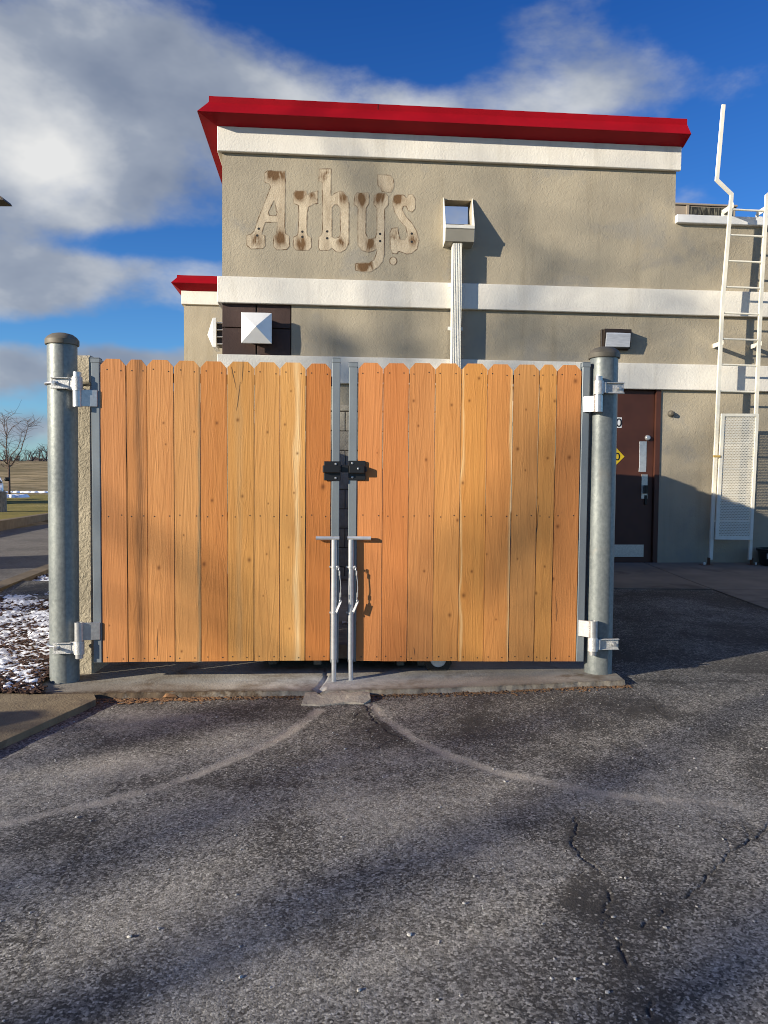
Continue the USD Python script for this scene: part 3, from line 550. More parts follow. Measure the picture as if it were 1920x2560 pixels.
# red cornice: upright cap, sloping apron out to a ridge, then back in underneath
zr, dr = bs(960, 299, .24)[1], .24
zs = bs(960, 277, .13)[1]
zt = bs(960, 260.5, .13)[1]
prof = [(.052, FT), (dr, zr), (.135, zs), (.135, zs + .006), (.128, zs + .006), (.128, zt), (-.05, zt), (-.05, FT)]
def cornice(P, prof, s0, s1, deep):
    """Front run mitred at its left end into a return along the side."""
    pr = np.array(prof); k = len(pr); A = np.stack([s0 - pr[:, 0], pr[:, 0], pr[:, 1]], 1); Bq = np.stack([np.full(k, s1), pr[:, 0], pr[:, 1]], 1)
    C = np.stack([s0 - pr[:, 0], np.full(k, -deep), pr[:, 1]], 1)
    def run(a, b):
        v = np.vstack([a, b]); i = np.arange(k); j = (i + 1) % k
        f = np.vstack([np.stack([i, j, j + k], 1), np.stack([i, j + k, i + k], 1)]); return v, f
    v1, f1 = run(A, Bq); v2, f2 = run(C, A); v = np.vstack([v1, v2, Bq]); tri = trimesh.creation.triangulate_polygon(Polygon(prof), engine='earcut')
    cap_v, cap_f = tri; cv = np.stack([np.full(len(cap_v), s1), cap_v[:, 0], cap_v[:, 1]], 1)
    v = np.vstack([v1, v2, cv]); f = np.vstack([f1, f2 + 2 * k, cap_f + 4 * k])
    t = trimesh.Trimesh(P.map(v), f, process=False); trimesh.repair.fix_normals(t); return t
part(bld, 'cornice', cornice(B, prof, SL, SR + .06, 4.2), M['red'], False)
for u in (945, ):
    sj = bs(u, 260, .13)[0]; part(bld, 'cornice_joint', cat_([pbox(B, sj - .003, sj + .003, .1285, .1305, zs + .008, zt - .002)]), M['dark_brown'], False)
part(bld, 'parapet_coping', cat_([pbox(B, SR + .001, SEND, -.22, .055, ZP - .055, ZP + .04, .006)]), M['white_metal'], 30, 'white metal coping of the low roof at the right')
# brown panels that wrap the corner
sm = bs(641, 800)[0]; zm = bs(600, 819)[1]
for a, b_ in ((ps0, sm - .008), (sm + .008, ps1 - .012)):
    for c, d_ in ((pz0 + .005, zm - .005), (zm + .005, pz1 - .005)):
        part(bld, 'brown_panel', pbox(B, a, b_, -.045, -.008, c, d_, .003), M['brown_panel'], False)
# ghost lettering of a taken-down sign
Q3 = lambda pts: [(540 + x * .17480, 400 + y * .17480) for x, y in pts]
Q4 = lambda pts: [(820 + x * .15672, 400 + y * .15672) for x, y in pts]
LET = {
 'A': (Q3([(700, 185), (740, 152), (990, 158), (992, 330), (985, 640), (982, 960), (992, 1050), (1045, 1090), (1052, 1230), (1010, 1280), (870, 1285), (825, 1240), (820, 1090), (868, 1052), (880, 890), (702, 890), (650, 1058), (697, 1087), (702, 1230), (670, 1265), (500, 1272), (440, 1220), (438, 1080), (500, 1062), (545, 1020), (600, 850), (700, 600), (780, 390), (760, 340), (700, 322)]),
       [Q3([(835, 560), (868, 740), (880, 745), (860, 800), (760, 795), (747, 745)])]),
 'r': (Q3([(1112, 480), (1135, 440), (1290, 440), (1310, 505), (1345, 470), (1455, 442), (1450, 622), (1400, 627), (1322, 672), (1302, 760), (1295, 1030), (1312, 1085), (1360, 1110), (1365, 1250), (1320, 1292), (1150, 1290), (1106, 1245), (1106, 1105), (1160, 1080), (1175, 1040), (1186, 800), (1180, 650), (1110, 618)]), []),
 'b': ([(798.5, 422.7), (827.8, 422.2), (827, 492), (835, 484.6), (849.8, 477.6), (858, 479), (868.6, 492), (872.5, 509.7), (871.9, 608), (864, 624), (851, 631), (840, 629), (829, 619.5), (822, 626), (800, 626), (796, 619), (796, 593), (803, 588), (806.4, 580), (805.6, 456), (797, 452.4)],
       [[(829.6, 519), (835.7, 512), (843.5, 512), (850.6, 521), (851.3, 585), (846.6, 593.5), (837, 596), (829.6, 592)]]),
 'y': (Q4([(425, 575), (465, 520), (640, 520), (655, 570), (650, 700), (605, 770), (600, 1170), (640, 1255), (755, 1245), (780, 1150), (780, 770), (732, 712), (735, 565), (800, 525), (920, 530), (960, 580), (960, 720), (902, 780), (895, 1500), (872, 1620), (800, 1710), (690, 1780), (560, 1785), (440, 1760), (435, 1660), (480, 1645), (650, 1640), (730, 1600), (770, 1500), (782, 1395), (740, 1445), (640, 1475), (540, 1442), (478, 1360), (475, 1000), (480, 780), (460, 740), (415, 712)]), []),
 'apostrophe': (Q4([(795, 232), (990, 245), (1040, 300), (1052, 380), (1045, 450), (1005, 520), (930, 515), (860, 500), (830, 440), (795, 400)]), []),
 's': (Q4([(1050, 570), (1110, 545), (1210, 562), (1252, 612), (1285, 550), (1350, 550), (1390, 620), (1390, 780), (1340, 832), (1275, 802), (1248, 735), (1200, 735), (1180, 790), (1240, 900), (1340, 1010), (1410, 1130), (1450, 1280), (1422, 1420), (1330, 1490), (1250, 1500), (1190, 1475), (1120, 1455), (1100, 1495), (1030, 1490), (992, 1410), (990, 1150), (1020, 1092), (1110, 1080), (1128, 1200), (1152, 1270), (1228, 1275), (1272, 1200), (1240, 1070), (1140, 960), (1062, 830), (1030, 700)]), []),
 'dot': ([(983 + 9 * math.cos(a), 652.5 + 10 * math.sin(a)) for a in np.arange(14) / 14 * 2 * math.pi], [])}
n = {'g': ('geometry', {}), 'mp': ('mapping', dict(scale=(1, 1, .35))), 'n': ('noise_texture', dict(scale=7., detail=5., roughness=.62, distortion=.5)), 'mr': ('map_range', dict(range_type='smoothstep', from_min=.54, from_max=.68, clamp=True)),
     'n2': ('noise_texture', dict(scale=70., detail=4.)), 'b': ('bump', dict(strength=.6, distance=.006)), 'r2': ('rgb_ramp', dict(ramp=[(.35, (.52, .43, .30)), (.65, (.63, .53, .38))])), 'mx': ('mix_color', dict(b=(.15, .085, .040))), 'p': ('principled_bsdf', dict(roughness=.9, specular_ior_level=.2)),
     'w': ('attribute', dict(attribute='stain')), 'ad': ('math', dict(math_type='multiply', use_clamp=True)), 'mm': ('math', dict(math_type='maximum'))}
n['ad'] = ('math', dict(math_type='multiply_add', value2=1.7, use_clamp=True)); n['k'] = ('math', dict(math_type='multiply_add', value2=5.2, value3=-1.95))
l = [('g.position', 'mp.vector'), ('mp.vector', 'n.vector'), ('g.position', 'n2.vector'), ('n2.fac', 'r2.fac'), ('n.fac', 'k.value1'), ('k.value', 'mm.value1'), ('mm.value', 'mx.fac'), ('r2.color', 'mx.a'), ('mx.result', 'p.base_color'), ('n2.fac', 'b.height'), ('b.normal', 'p.normal'), ('n.fac', 'mr.value')]
n['mm'] = ('math', dict(math_type='multiply', use_clamp=True)); l.append(('w.fac', 'mm.value2'))
M['ghost'] = usdkit.material(stage, '/World/Looks/ghost_letter', {k: v for k, v in n.items() if k not in ('ad',)}, l, surface='p.BSDF')
n2_ = {'g': ('geometry', {}), 'n': ('noise_texture', dict(scale=14., detail=4., roughness=.6)), 'r': ('rgb_ramp', dict(ramp=[(.40, (.13, .08, .045)), (.58, (.34, .28, .20))])), 'p': ('principled_bsdf', dict(roughness=.95, specular_ior_level=.1))}
M['stain'] = usdkit.material(stage, '/World/Looks/letter_stain', n2_, [('g.position', 'n.vector'), ('n.fac', 'r.fac'), ('r.color', 'p.base_color')], surface='p.BSDF')
STAINS = [Q3([(800, 205)])[0], Q3([(930, 195)])[0], Q3([(560, 1130)])[0], Q3([(920, 1120)])[0], Q3([(1200, 480)])[0], Q3([(1390, 490)])[0], Q3([(1230, 1210)])[0], Q3([(1570, 220)])[0], Q4([(235, 590)])[0], Q4([(540, 605)])[0], Q4([(850, 590)])[0],
          Q4([(680, 1340)])[0], Q4([(680, 1680)])[0], Q4([(1100, 590)])[0], Q4([(200, 1300)])[0], Q4([(1060, 1240)])[0], Q4([(1360, 1250)])[0], Q4([(560, 1690)])[0]]
SPS = np.array([bs(*q) for q in STAINS])
def sheet(poly, d0, d1, cell=.03):
    """A thin plate whose front is finely divided, with a stain value at each vertex."""
    t = pextrude(B, poly, d0, d1); t = t.subdivide_to_size(cell, max_iter=12)
    q = t.vertices - B.o; s, z = q @ B.e, q[:, 2]
    st = sum(np.exp(-(((s - a) / .055) ** 2 + ((z - b) / .075) ** 2)) for a, b in SPS)
    return t, .25 + 1.5 * np.clip(st, 0, 1)
for nm, (o, hs) in LET.items():
    poly = Polygon([bs(*p) for p in o], [[bs(*p) for p in h] for h in hs]).buffer(0)
    poly = poly.buffer(.008).buffer(-.008)
    t, st = sheet(poly.buffer(-.004), .0005, .0015)
    lp = part(bld, 'ghost_letter', t, M['ghost'], None, None, None, dict(stain=st))
    rim = poly.buffer(.0045).difference(poly.buffer(-.0045))
    part(lp, 'stain_edge', pextrude(B, rim, .0005, .0017), M['stain'], False)
    for hx, hy in [(612, 983), (590, 1080), (1235, 1026), (1235, 1100), (1590, 1022), (1590, 1120)] if nm in 'Arb' else []:
        c = bs(540 + hx * .1748, 400 + hy * .1748)
        if poly.contains(Point(c)): part(lp, 'bolt_hole', pextrude(B, Point(c).buffer(.014), .001, .0022), M['black_matt'], False)
    for hx, hy in [(1215, 607), (1215, 660), (1450, 605), (1450, 665)] if nm in 'ys' else []:
        c = bs(540 + hx * .33755, 380 + hy * .33755)
        if poly.contains(Point(c)): part(lp, 'bolt_hole', pextrude(B, Point(c).buffer(.014), .001, .0022), M['black_matt'], False)

# far wing
ws = lambda u, v, d=0.: W.sz(u, v, d)
w0 = ws(459.8, 764)[0]; wf0, wf1 = ws(500, 761, .05)[1], ws(500, 728, .05)[1]
part(bld, 'front_wall', pbox(W, w0, 4, -3, 0, -.3, wf1), M['stucco'], False, 'grey stucco of the far wing at the left')
part(bld, 'white_band', cat_([pbox(W, w0 - .05, 4, .001, .05, wf0, wf1 + .05, .006), pbox(W, w0 - .05, w0 - .001, -3, .003, wf0, wf1 + .05)]), M['white_trim'], 30, 'white band of the far wing')
wr_, wsh, wt = ws(500, 708, .24)[1], ws(500, 696, .13)[1], ws(500, 689, .13)[1]
part(bld, 'cornice', cornice(W, [(.052, wf1), (.24, wr_), (.135, wsh), (.135, wsh + .006), (.128, wsh + .006), (.128, wt), (-.05, wt), (-.05, wf1)], w0, 4, 3), M['red'], False, 'red cornice of the far wing')

# door
dmid0, dmid1 = ds0 + .055, bs(1636.5, 1150)[0]
fr = sbox(ds0, dz0, ds1, dz1).difference(sbox(dmid0, dz0 - 1, dmid1, dz1 - .055))
dr_ = part(bld, 'door', pbox(B, dmid0 + .004, dmid1 - .004, -.075, -.03, dz0 + .015, dz1 - .06, .003), M['brown_door'], False, 'brown steel back door, half in shade')
part(bld, 'door_frame', pextrude(B, fr, -.12, .014), M['brown_door'], False)
def dbox(u0, u1, v0, v1, d0, d1, mt, nm, c=.003, sm=30):
    s0, z1 = bs((u0 + u1) / 2 - abs(u1 - u0) / 2, (v0 + v1) / 2)[0], bs((u0 + u1) / 2, v0)[1]; s1, z0 = bs(u1, (v0 + v1) / 2)[0], bs((u0 + u1) / 2, v1)[1]
    return part(dr_, nm, pbox(B, s0, s1, d0, d1, z0, z1, c), mt, sm)
dbox(1600.5, 1618.5, 1103, 1180, -.03, -.027, M['steel'], 'push_plate', .001)
dbox(1606, 1621, 1186, 1247, -.03, -.024, M['zinc'], 'lock_plate', .001)
dbox(1610, 1618, 1213, 1234, -.024, .03, M['black'], 'handle', .006)
dbox(1613, 1618.5, 1238, 1262, -.03, -.01, M['black'], 'padlock', .004)
dbox(1500, 1611.5, 1362, 1393, -.03, -.027, M['zinc'], 'kick_plate', .001)
c = bs(1621.5, 1094); part(dr_, 'deadbolt', trimesh.Trimesh(B.map(np.array(lathe([(0, .03), (.022, .028), (.030, .02), (.034, .0), (.034, -.01)], (0, 0, 0), 24).vertices)[:, [0, 2, 1]] + [c[0], -.03, c[1]]), lathe([(0, .03), (.022, .028), (.030, .02), (.034, .0), (.034, -.01)], (0, 0, 0), 24).faces), M['steel'], 40)
def letter_on(P, ch, s, z, h, d, width=None):
    q = meshkit.text_mesh(ch, h, .0015, True); v = q.vertices - [(q.bounds[0][0] + q.bounds[1][0]) / 2, (q.bounds[0][1] + q.bounds[1][1]) / 2, 0]
    if width: v[:, 0] *= width / np.ptp(v[:, 0])
    t = trimesh.Trimesh(P.map(np.stack([v[:, 0] + s, v[:, 2] + d, v[:, 1] + z], 1)), q.faces, process=False); return t
s1_, z1_ = bs(1557, 1043); s0_, z0_ = bs(1523, 1069)
pl = part(dr_, 'number_plate', pbox(B, s0_, s1_, -.03, -.028, z0_, z1_, .0005), M['white_metal'], False)
part(pl, 'digit', letter_on(B, '0', bs(1549.5, 1056)[0], bs(1549.5, 1056)[1], .095, -.028), M['black'], False)
cs, cz = bs(1543.5, 1141); r = bs(1563.5, 1141)[0] - cs
dm = part(dr_, 'warning_diamond', pextrude(B, Polygon([(cs - r, cz), (cs, cz - r), (cs + r, cz), (cs, cz + r)]), -.03, -.028), M['yellow'], False)
part(dm, 'digit', letter_on(B, '0', bs(1545.5, 1141)[0], cz, .085, -.028), M['black'], False)
c = bs(1676.5, 1034.5); q = lathe([(0, .05), (.02, .045), (.03, .03), (.03, .012), (.04, .010), (.04, 0)], (0, 0, 0), 24)
single('wall_bell', trimesh.Trimesh(B.map(q.vertices[:, [0, 2, 1]] + [c[0], .001, c[1]]), q.faces), M['cap'], 'small round dark metal knob fixed to the stucco right of the brown door', 'door bell', smooth=40)

# pyramid sconces
def sconce(label, org, ax, ay, w, d0, dim, grp):
    """A square pyramid cap on a louvred neck. org: middle of its back, ax along the wall, ay out of it."""
    t = thing('wall_sconce', label, 'wall light', org, grp); up = np.array([0, 0, 1.]); h = w / 2
    tr = lambda v: org + v[:, :1] * ax + v[:, 1:2] * ay + v[:, 2:] * up
    def put(nm, mesh, mt):
        q = trimesh.Trimesh(tr(np.array(mesh.vertices)), mesh.faces, process=False); trimesh.repair.fix_normals(q); part(t, nm, q, mt, False)
    for k in range(4):
        z = -h * .72 + k * h * .48
        put('louvre', hullbox([-h * .82, 0, z - .006], [h * .82, d0, z + .006]), M['white_metal'])
    put('back_box', hullbox([-h * .6, 0, -h * .8], [h * .6, d0 - .005, h * .8]), M['dark_brown'])
    put('rim', hullbox([-h, d0, -h], [h, d0 + .04, h], .003), M['white_metal'])
    e = d0 + .0402; v = np.array([[-h, e, -h], [h, e, -h], [h, e, h], [-h, e, h], [0, e + dim, 0]]) * [.995, 1, .995]
    put('pyramid', trimesh.Trimesh(v, [[0, 1, 4], [1, 2, 4], [2, 3, 4], [3, 0, 4], [0, 2, 1], [0, 3, 2]]), M['white_metal'])
a = bs(602.5, 818, .16); b_ = bs(679, 818, .16); zc1, zc0 = bs(640, 779, .16)[1], bs(640, 859, .16)[1]; wd = b_[0] - a[0]
sconce('white pyramid wall light on the brown panel, seen head on', B.at((a[0] + b_[0]) / 2, -.008, (zc1 + zc0) / 2), B.e, B.n, wd, .115, .085, 'white pyramid wall lights')
sconce('white pyramid wall light round the corner, seen side on', B.at(SL, -.42, (zc1 + zc0) / 2 + .012), B.n, -B.e, wd, .10, .085, 'white pyramid wall lights')

# conductor head and downspout
dsp = thing('rainwater_downspout', 'white ribbed downspout under an open square scupper box on the stucco', 'downspout', B.at((hs0 + hs1) / 2, 0, lotz(1, 9)))
lz, tz = bs(1145, 570, .17)[1], hz1
bz = bs(1140, 604, .15)[1]
a0, a1 = hs0 - .012, hs1 + .012
for s, nm in ((a0, 'cheek'), (a1 - .004, 'cheek')):
    part(dsp, nm, profile(B, [(.001, tz + .02), (.02, tz + .02), (.176, lz + .03), (.176, lz), (.155, bz), (.001, bz - .03)], s, s + .004), M['white_paint'], False)
part(dsp, 'front_lip', pbox(B, a0, a1, .165, .186, lz - .008, lz + .032, .004), M['white_paint'], False)
part(dsp, 'front_plate', profile(B, [(.155, bz), (.160, bz), (.176, lz - .008), (.168, lz - .008)], a0 + .004, a1 - .004), mat('head_grey', (.29, .265, .21), (.26, .24, .19), scale=5., rough=.6), False)
part(dsp, 'underside', profile(B, [(.001, bz - .03), (.157, bz - .002), (.157, bz + .006), (.001, bz - .02)], a0 + .004, a1 - .004), mat('head_grey2', (.30, .27, .22), (.27, .25, .2), scale=5., rough=.6), False)
us0, us1 = bs(1129.7, 650, .1)[0], bs(1154, 650, .1)[0]; pz = lotz(1, 9)
rib = [(us0, .055)]; nr = 5
for k in range(nr * 4 + 1):
    f_ = k / (nr * 4); rib.append((us0 + .006 + (us1 - us0 - .012) * f_, .150 if (k % 4) in (0, 1) else .141))
rib += [(us1, .055)]
g = trimesh.creation.extrude_polygon(Polygon(rib).buffer(0), bz - .018 - pz, engine='earcut'); v = g.vertices
t = trimesh.Trimesh(B.map(np.stack([v[:, 0], v[:, 1], v[:, 2] + pz], 1)), g.faces, process=False); trimesh.repair.fix_normals(t)
part(dsp, 'pipe', t, M['white_paint'], False)
for z in (ZM1 - .03, ZL1 + .35):
    part(dsp, 'strap', pbox(B, us0 - .03, us1 + .03, .051 if z < ZM1 else .05, .054, z - .02, z + .02, .001), M['white_paint'], False)

# flood light
wl = thing('flood_light', 'bronze box flood light with clear lens above the right gate post', 'wall light', B.hit(1540, 850))
s0, z1 = bs(1508, 824, .05); s1, z0 = bs(1573, 873, .05)
part(wl, 'housing', profile(B, [(.001, z0), (.075, z0), (.11, z1 - .04), (.11, z1), (.001, z1)], s0, s1), M['dark_brown'], False)
part(wl, 'back_plate', pbox(B, s0 - .015, s1 + .0, .0005, .03, z0 - .01, z1 + .008, .004), M['dark_brown'], False)
part(wl, 'lens', profile(B, [(.0765, z0 + .014), (.098, z0 + .018), (.120, z1 - .06), (.110, z1 - .045), (.10, z1 - .045)], s0 + .018, s1 - .014), M['glass'], False)

# roof ladder
LD = .22
ls = lambda u, v, d=LD: B.sz(u, v, d)
lad = thing('roof_ladder', 'white steel roof ladder with a perforated security panel at its foot', 'ladder', B.at(*([ls(1820, 1400)[0], LD, .13])))
def bar(pts, w, d0, d1, closed=None):
    return pextrude(B, LineString(pts).buffer(w / 2, cap_style=2, join_style=2), d0, d1)
r1 = [ls(*p) for p in [(1808.5, 262), (1792, 450), (1829, 486), (1806, 760), (1776.5, 1399)]]
r2 = [ls(*p) for p in [(1960, 452), (1917, 489), (1901.5, 760), (1874.5, 1399)]]
part(lad, 'rail', bar(r1, .038, LD - .014, LD + .014), M['ladder_white'], False)
part(lad, 'rail', bar(r2, .038, LD - .014, LD + .014), M['ladder_white'], False)
def xat(path, z):
    p = np.array(path)[::-1]; return np.interp(z, p[:, 1], p[:, 0])
for v in [523.5, 587.5, 652.5, 717.5, 783, 847.6, 912, 978, 1043, 1108, 1173, 1238, 1303]:
    z = ls(1825, v)[1]; part(lad, 'rung', rod(B.at(xat(r1, z), LD, z), B.at(xat(r2, z), LD, z - .004), .0115, 10), M['ladder_white'], 40)
for pth, u in ((r1, 1828), (r2, 1915)):
    z = ZP + .10; s = xat(pth, z)
    part(lad, 'bracket', cat_([pbox(B, s + .019, s + .026, -.02, LD + .02, z - .03, z + .03, .002), pbox(B, s + .019, s + .06, -.03, .05, ZP + .041, ZP + .05, .001), pbox(B, s + .019, s + .026, -.03, .03, ZP + .045, z)]), M['ladder_white'], False)
    z = ZM0 - .35; s = xat(pth, z); part(lad, 'bracket', pbox(B, s + .019, s + .026, .0, LD + .02, z - .025, z + .025, .002), M['ladder_white'], False)
for pth, sg in ((r1, -1), (r2, 1)):
    s, z = pth[-1]; zb = .128
    q = part(lad, 'foot_plate', cat_([pbox(B, s - .02 if sg > 0 else s - .13, s + .13 if sg > 0 else s + .02, LD - .035, LD + .035, zb, zb + .008, .001), pbox(B, s + sg * .02, s + sg * .026, LD - .033, LD + .033, zb + .004, zb + .09, .001)]), M['rust'], False)
    part(q, 'bolt', rod(B.at(s + sg * .075, LD, zb + .006), B.at(s + sg * .075, LD, zb + .035), .013, 6), M['white_paint'], False)
# perforated sheet: one cell after another, each with an eight-sided hole
PC = [ls(u, v, LD + .05) for u, v in [(1804, 1034), (1897, 1034.5), (1881, 1350), (1788, 1348.5)]]
PC = np.array(PC)
def pq_(a, b): return (1 - b) * ((1 - a) * PC[0] + a * PC[1]) + b * ((1 - a) * PC[3] + a * PC[2])
nx_, ny_ = 21, 74; m0, m1, k0, k1 = .085, .925, .022, .972; vs, fs = [], []
an = np.arange(8) / 8 * 2 * math.pi + math.pi / 8
sq = np.array([(1, .414), (.414, 1), (-.414, 1), (-1, .414), (-1, -.414), (-.414, -1), (.414, -1), (1, -.414)]); 
for j in range(ny_):
    off = .5 * (j % 2)
    for i in range(nx_ - (j % 2)):
        cx_, cy_ = (i + .5 + off) / nx_, (j + .5) / ny_
        for ring, k in ((sq, 1.0), (np.stack([np.cos(an), np.sin(an)], 1), .70)):
            for x, y in ring: vs.append(pq_(m0 + (m1 - m0) * (cx_ + x * k * .5 / nx_), k0 + (k1 - k0) * (cy_ + y * k * .5 / ny_)))
        b0 = len(vs) - 16
        for q in range(8):
            r_ = (q + 1) % 8; fs += [(b0 + q, b0 + r_, b0 + 8 + r_), (b0 + q, b0 + 8 + r_, b0 + 8 + q)]
        # corners of the cell
        c0 = len(vs)
        for x, y in ((1, 1), (-1, 1), (-1, -1), (1, -1)): vs.append(pq_(m0 + (m1 - m0) * (cx_ + x * .5 / nx_), k0 + (k1 - k0) * (cy_ + y * .5 / ny_)))
        fs += [(c0, b0 + 1, b0 + 0), (c0 + 1, b0 + 3, b0 + 2), (c0 + 2, b0 + 5, b0 + 4), (c0 + 3, b0 + 7, b0 + 6)]
for j in range(1, ny_, 2):      # half cells at the ends of the shifted rows
    for a, b in ((0, .5 / nx_), (1 - .5 / nx_, 1)):
        b0 = len(vs)
        for x, y in ((a, j / ny_), (b, j / ny_), (b, (j + 1) / ny_), (a, (j + 1) / ny_)): vs.append(pq_(m0 + (m1 - m0) * x, k0 + (k1 - k0) * y))
        fs += [(b0, b0 + 1, b0 + 2), (b0, b0 + 2, b0 + 3)]
vs = np.array(vs); fs = np.array(fs); front = np.stack([vs[:, 0], np.full(len(vs), LD + .048), vs[:, 1]], 1)
pan = part(lad, 'perforated_panel', (B.map(front), fs), M['ladder_white'], False)
ringp = Polygon(PC).difference(Polygon([pq_(m0, k0), pq_(m1, k0), pq_(m1, k1), pq_(m0, k1)]))
part(pan, 'frame', pextrude(B, ringp, LD + .034, LD + .056), M['ladder_white'], False)
c = ls(1791, 1141, LD + .06); part(pan, 'hasp', pbox(B, c[0] - .04, c[0] + .05, LD + .057, LD + .065, c[1] - .012, c[1] + .014, .003), mat('hasp_yellow', (.62, .40, .10), rough=.5), False)

# roof top unit behind the low parapet
R_ = Plane(*B.at(0, -2.0, 0)[:2], 4.57); rs = lambda u, v: R_.sz(u, v)
s0, z1 = rs(1686, 507); s1, _ = rs(1840, 512); zr0 = hz0 - .12
ac = thing('rooftop_unit', 'tan air conditioning unit with a torn dark coil behind the low parapet', 'air conditioner', R_.at((s0 + s1) / 2, 0, zr0))
part(ac, 'cabinet', pbox(R_, s0 - .6, s1, -1.2, 0, zr0, z1 - .03, .01), M['tan_metal'], False)
part(ac, 'lid', pbox(R_, s0 - .62, s1 + .02, -1.22, .02, z1 - .03, z1, .006), M['tan_metal'], False)
a, b_ = rs(1724, 515)[0], rs(1823, 515)[0]
part(ac, 'coil', pbox(R_, a, b_, .001, .006, zr0 + .1, z1 - .05), M['coil'], False)
for s in (rs(1719, 515)[0], rs(1826, 515)[0]): part(ac, 'corner_post', pbox(R_, s - .02, s + .02, .001, .014, zr0 + .05, z1 - .031, .002), M['tan_metal'], False)

# apron of concrete at the building
ap0, ap1 = ground(1786, 1475, .08), ground(1920, 1525, .05)
def slab_panel(pts):
    g = Polygon(pts).buffer(-.006); q = trimesh.creation.extrude_polygon(g, .2, engine='earcut'); v = q.vertices
    for _ in range(2): q = q.subdivide()
    v = q.vertices; v[:, 2] += -.2 + lotz(v[:, 0], v[:, 1]) + .002; q.vertices = v; return q
apr = thing('concrete_apron', None, None, (2.5, 8.2, 0), None, 'structure')
yb = lambda x: 9.23 + (x - 3.2) * .08 - .002
for pts in ([(1.36, 7.28), (3.13, 7.28), (3.13, yb(3.13)), (1.36, yb(1.36))], [(3.13, 7.25), (5.2, 7.35), (5.2, yb(5.2)), (3.13, yb(3.13))], [(5.2, 7.35), (8, 7.5), (8, yb(8)), (5.2, yb(5.2))],
            [(3.13, 5.4), (5.2, 5.4), (5.2, 7.35), (3.13, 7.25)], [(3.16, 3.2), (5.2, 3.2), (5.2, 5.4), (3.13, 5.4)]):
    part(apr, 'slab', slab_panel(pts), M['apron'], False)
# black bin at the right edge
bc = B.hit(1945, 1400, .28); zb = lotz(bc[0], bc[1]) + .003
bn = thing('waste_bin', 'low black bin with pale patches by the foot of the ladder', 'bin', (bc[0], bc[1], zb))
part(bn, 'tub', lathe([(0, 0), (.185, 0), (.20, .02), (.222, .17), (.222, .173), (.205, .173), (.19, .03), (0, .02)], (bc[0], bc[1], zb), 40), M['black'], 30)
part(bn, 'rim', lathe([(.216, .166), (.236, .170), (.238, .196), (.216, .198)], (bc[0], bc[1], zb), 40), M['black'], 30)
def arc_patch(c, r, a0, a1, z0, z1, k=6):
    a = np.linspace(a0, a1, k); v = np.vstack([np.stack([c[0] + (r + .01 * z / .17) * np.cos(a), c[1] + (r + .01 * z / .17) * np.sin(a), np.full(k, c[2] + z)], 1) for z in (z0, z1)]); i = np.arange(k - 1)
    return v, np.vstack([np.stack([i, i + 1, i + k + 1], 1), np.stack([i, i + k + 1, i + k], 1)])
for a0, a1, z0, z1 in ((-2.6, -2.38, .085, .15), (-2.2, -1.75, .10, .155)): part(bn, 'paper_patch', arc_patch((bc[0], bc[1], zb), .214, a0, a1, z0, z1), M['paper'], False)

# ------------------------------------------------------------------ enclosure of block walls
WH = 1.83
lw = thing('block_wall', 'rough stuccoed block wall end between the left pipe post and the gate', 'wall', (-1.71, 6.1, 0), 'walls of the bin enclosure')
part(lw, 'wall', hullbox([-1.825, 4.25, -.1], [-1.612, 7.9, 1.60], .012), M['wall_coat'], 20)
for k in range(9): part(lw, 'cap_block', hullbox([-1.827, 4.248 + k * .4, 1.604], [-1.610, 4.643 + k * .4, 1.765], .016), M['wall_coat'], 20)
part(lw, 'crack', cat_([tube([(-1.83, 4.2475, 1.612), (-1.76, 4.2475, 1.606), (-1.70, 4.2475, 1.611), (-1.66, 4.2475, 1.603), (-1.611, 4.2475, 1.608)], [.003, .005, .003, .004, .002], 5), tube([(-1.68, 4.2485, 1.604), (-1.66, 4.2485, 1.582), (-1.62, 4.2485, 1.566)], [.002, .002, .001], 5)]), M['black_matt'], False)
rw = thing('block_wall', 'block wall hidden behind the right gate post, shading the back door', 'wall', (1.25, 6.3, 0), 'walls of the bin enclosure')
def skew(t): t.vertices[:, 0] += (t.vertices[:, 1] - 4.56) * .012; return t
part(rw, 'wall', skew(hullbox([1.11, 4.56, -.1], [1.325, 7.9, 1.60], .012)), M['wall_coat'], 20)
for k in range(8): part(rw, 'cap_block', skew(hullbox([1.108, 4.558 + k * .418, 1.604], [1.327, 4.558 + k * .418 + .413, 1.765 + .011 * k], .016)), M['wall_coat'], 20)
E_ = Plane(-.3, 7.92, 0.)
bw = thing('block_wall', 'grey block wall seen through the slit between the gate leaves', 'wall', E_.at(0, 0, 0), 'walls of the bin enclosure')
for r in range(9):
    z0 = r * .2; o = -.2 if r % 2 else 0.
    for k in range(9):
        s0, s1 = max(-1.30, -1.30 + o + k * .4), min(1.68, -1.30 + o + k * .4 + .392)
        if s1 - s0 > .05: part(bw, 'block', pbox(E_, s0, s1, -.2, 0 + rng.uniform(-.003, .003), z0, z0 + .192, .005), M['block'], False)
part(bw, 'mortar', pbox(E_, -1.295, 1.675, -.195, -.010, -.05, 1.80), M['recess'], False)
for k in range(8): part(bw, 'cap_block', pbox(E_, -1.30 + k * .373, -1.30 + k * .373 + .367, -.205, .006, 1.802, 1.858, .006), M['block'], False)

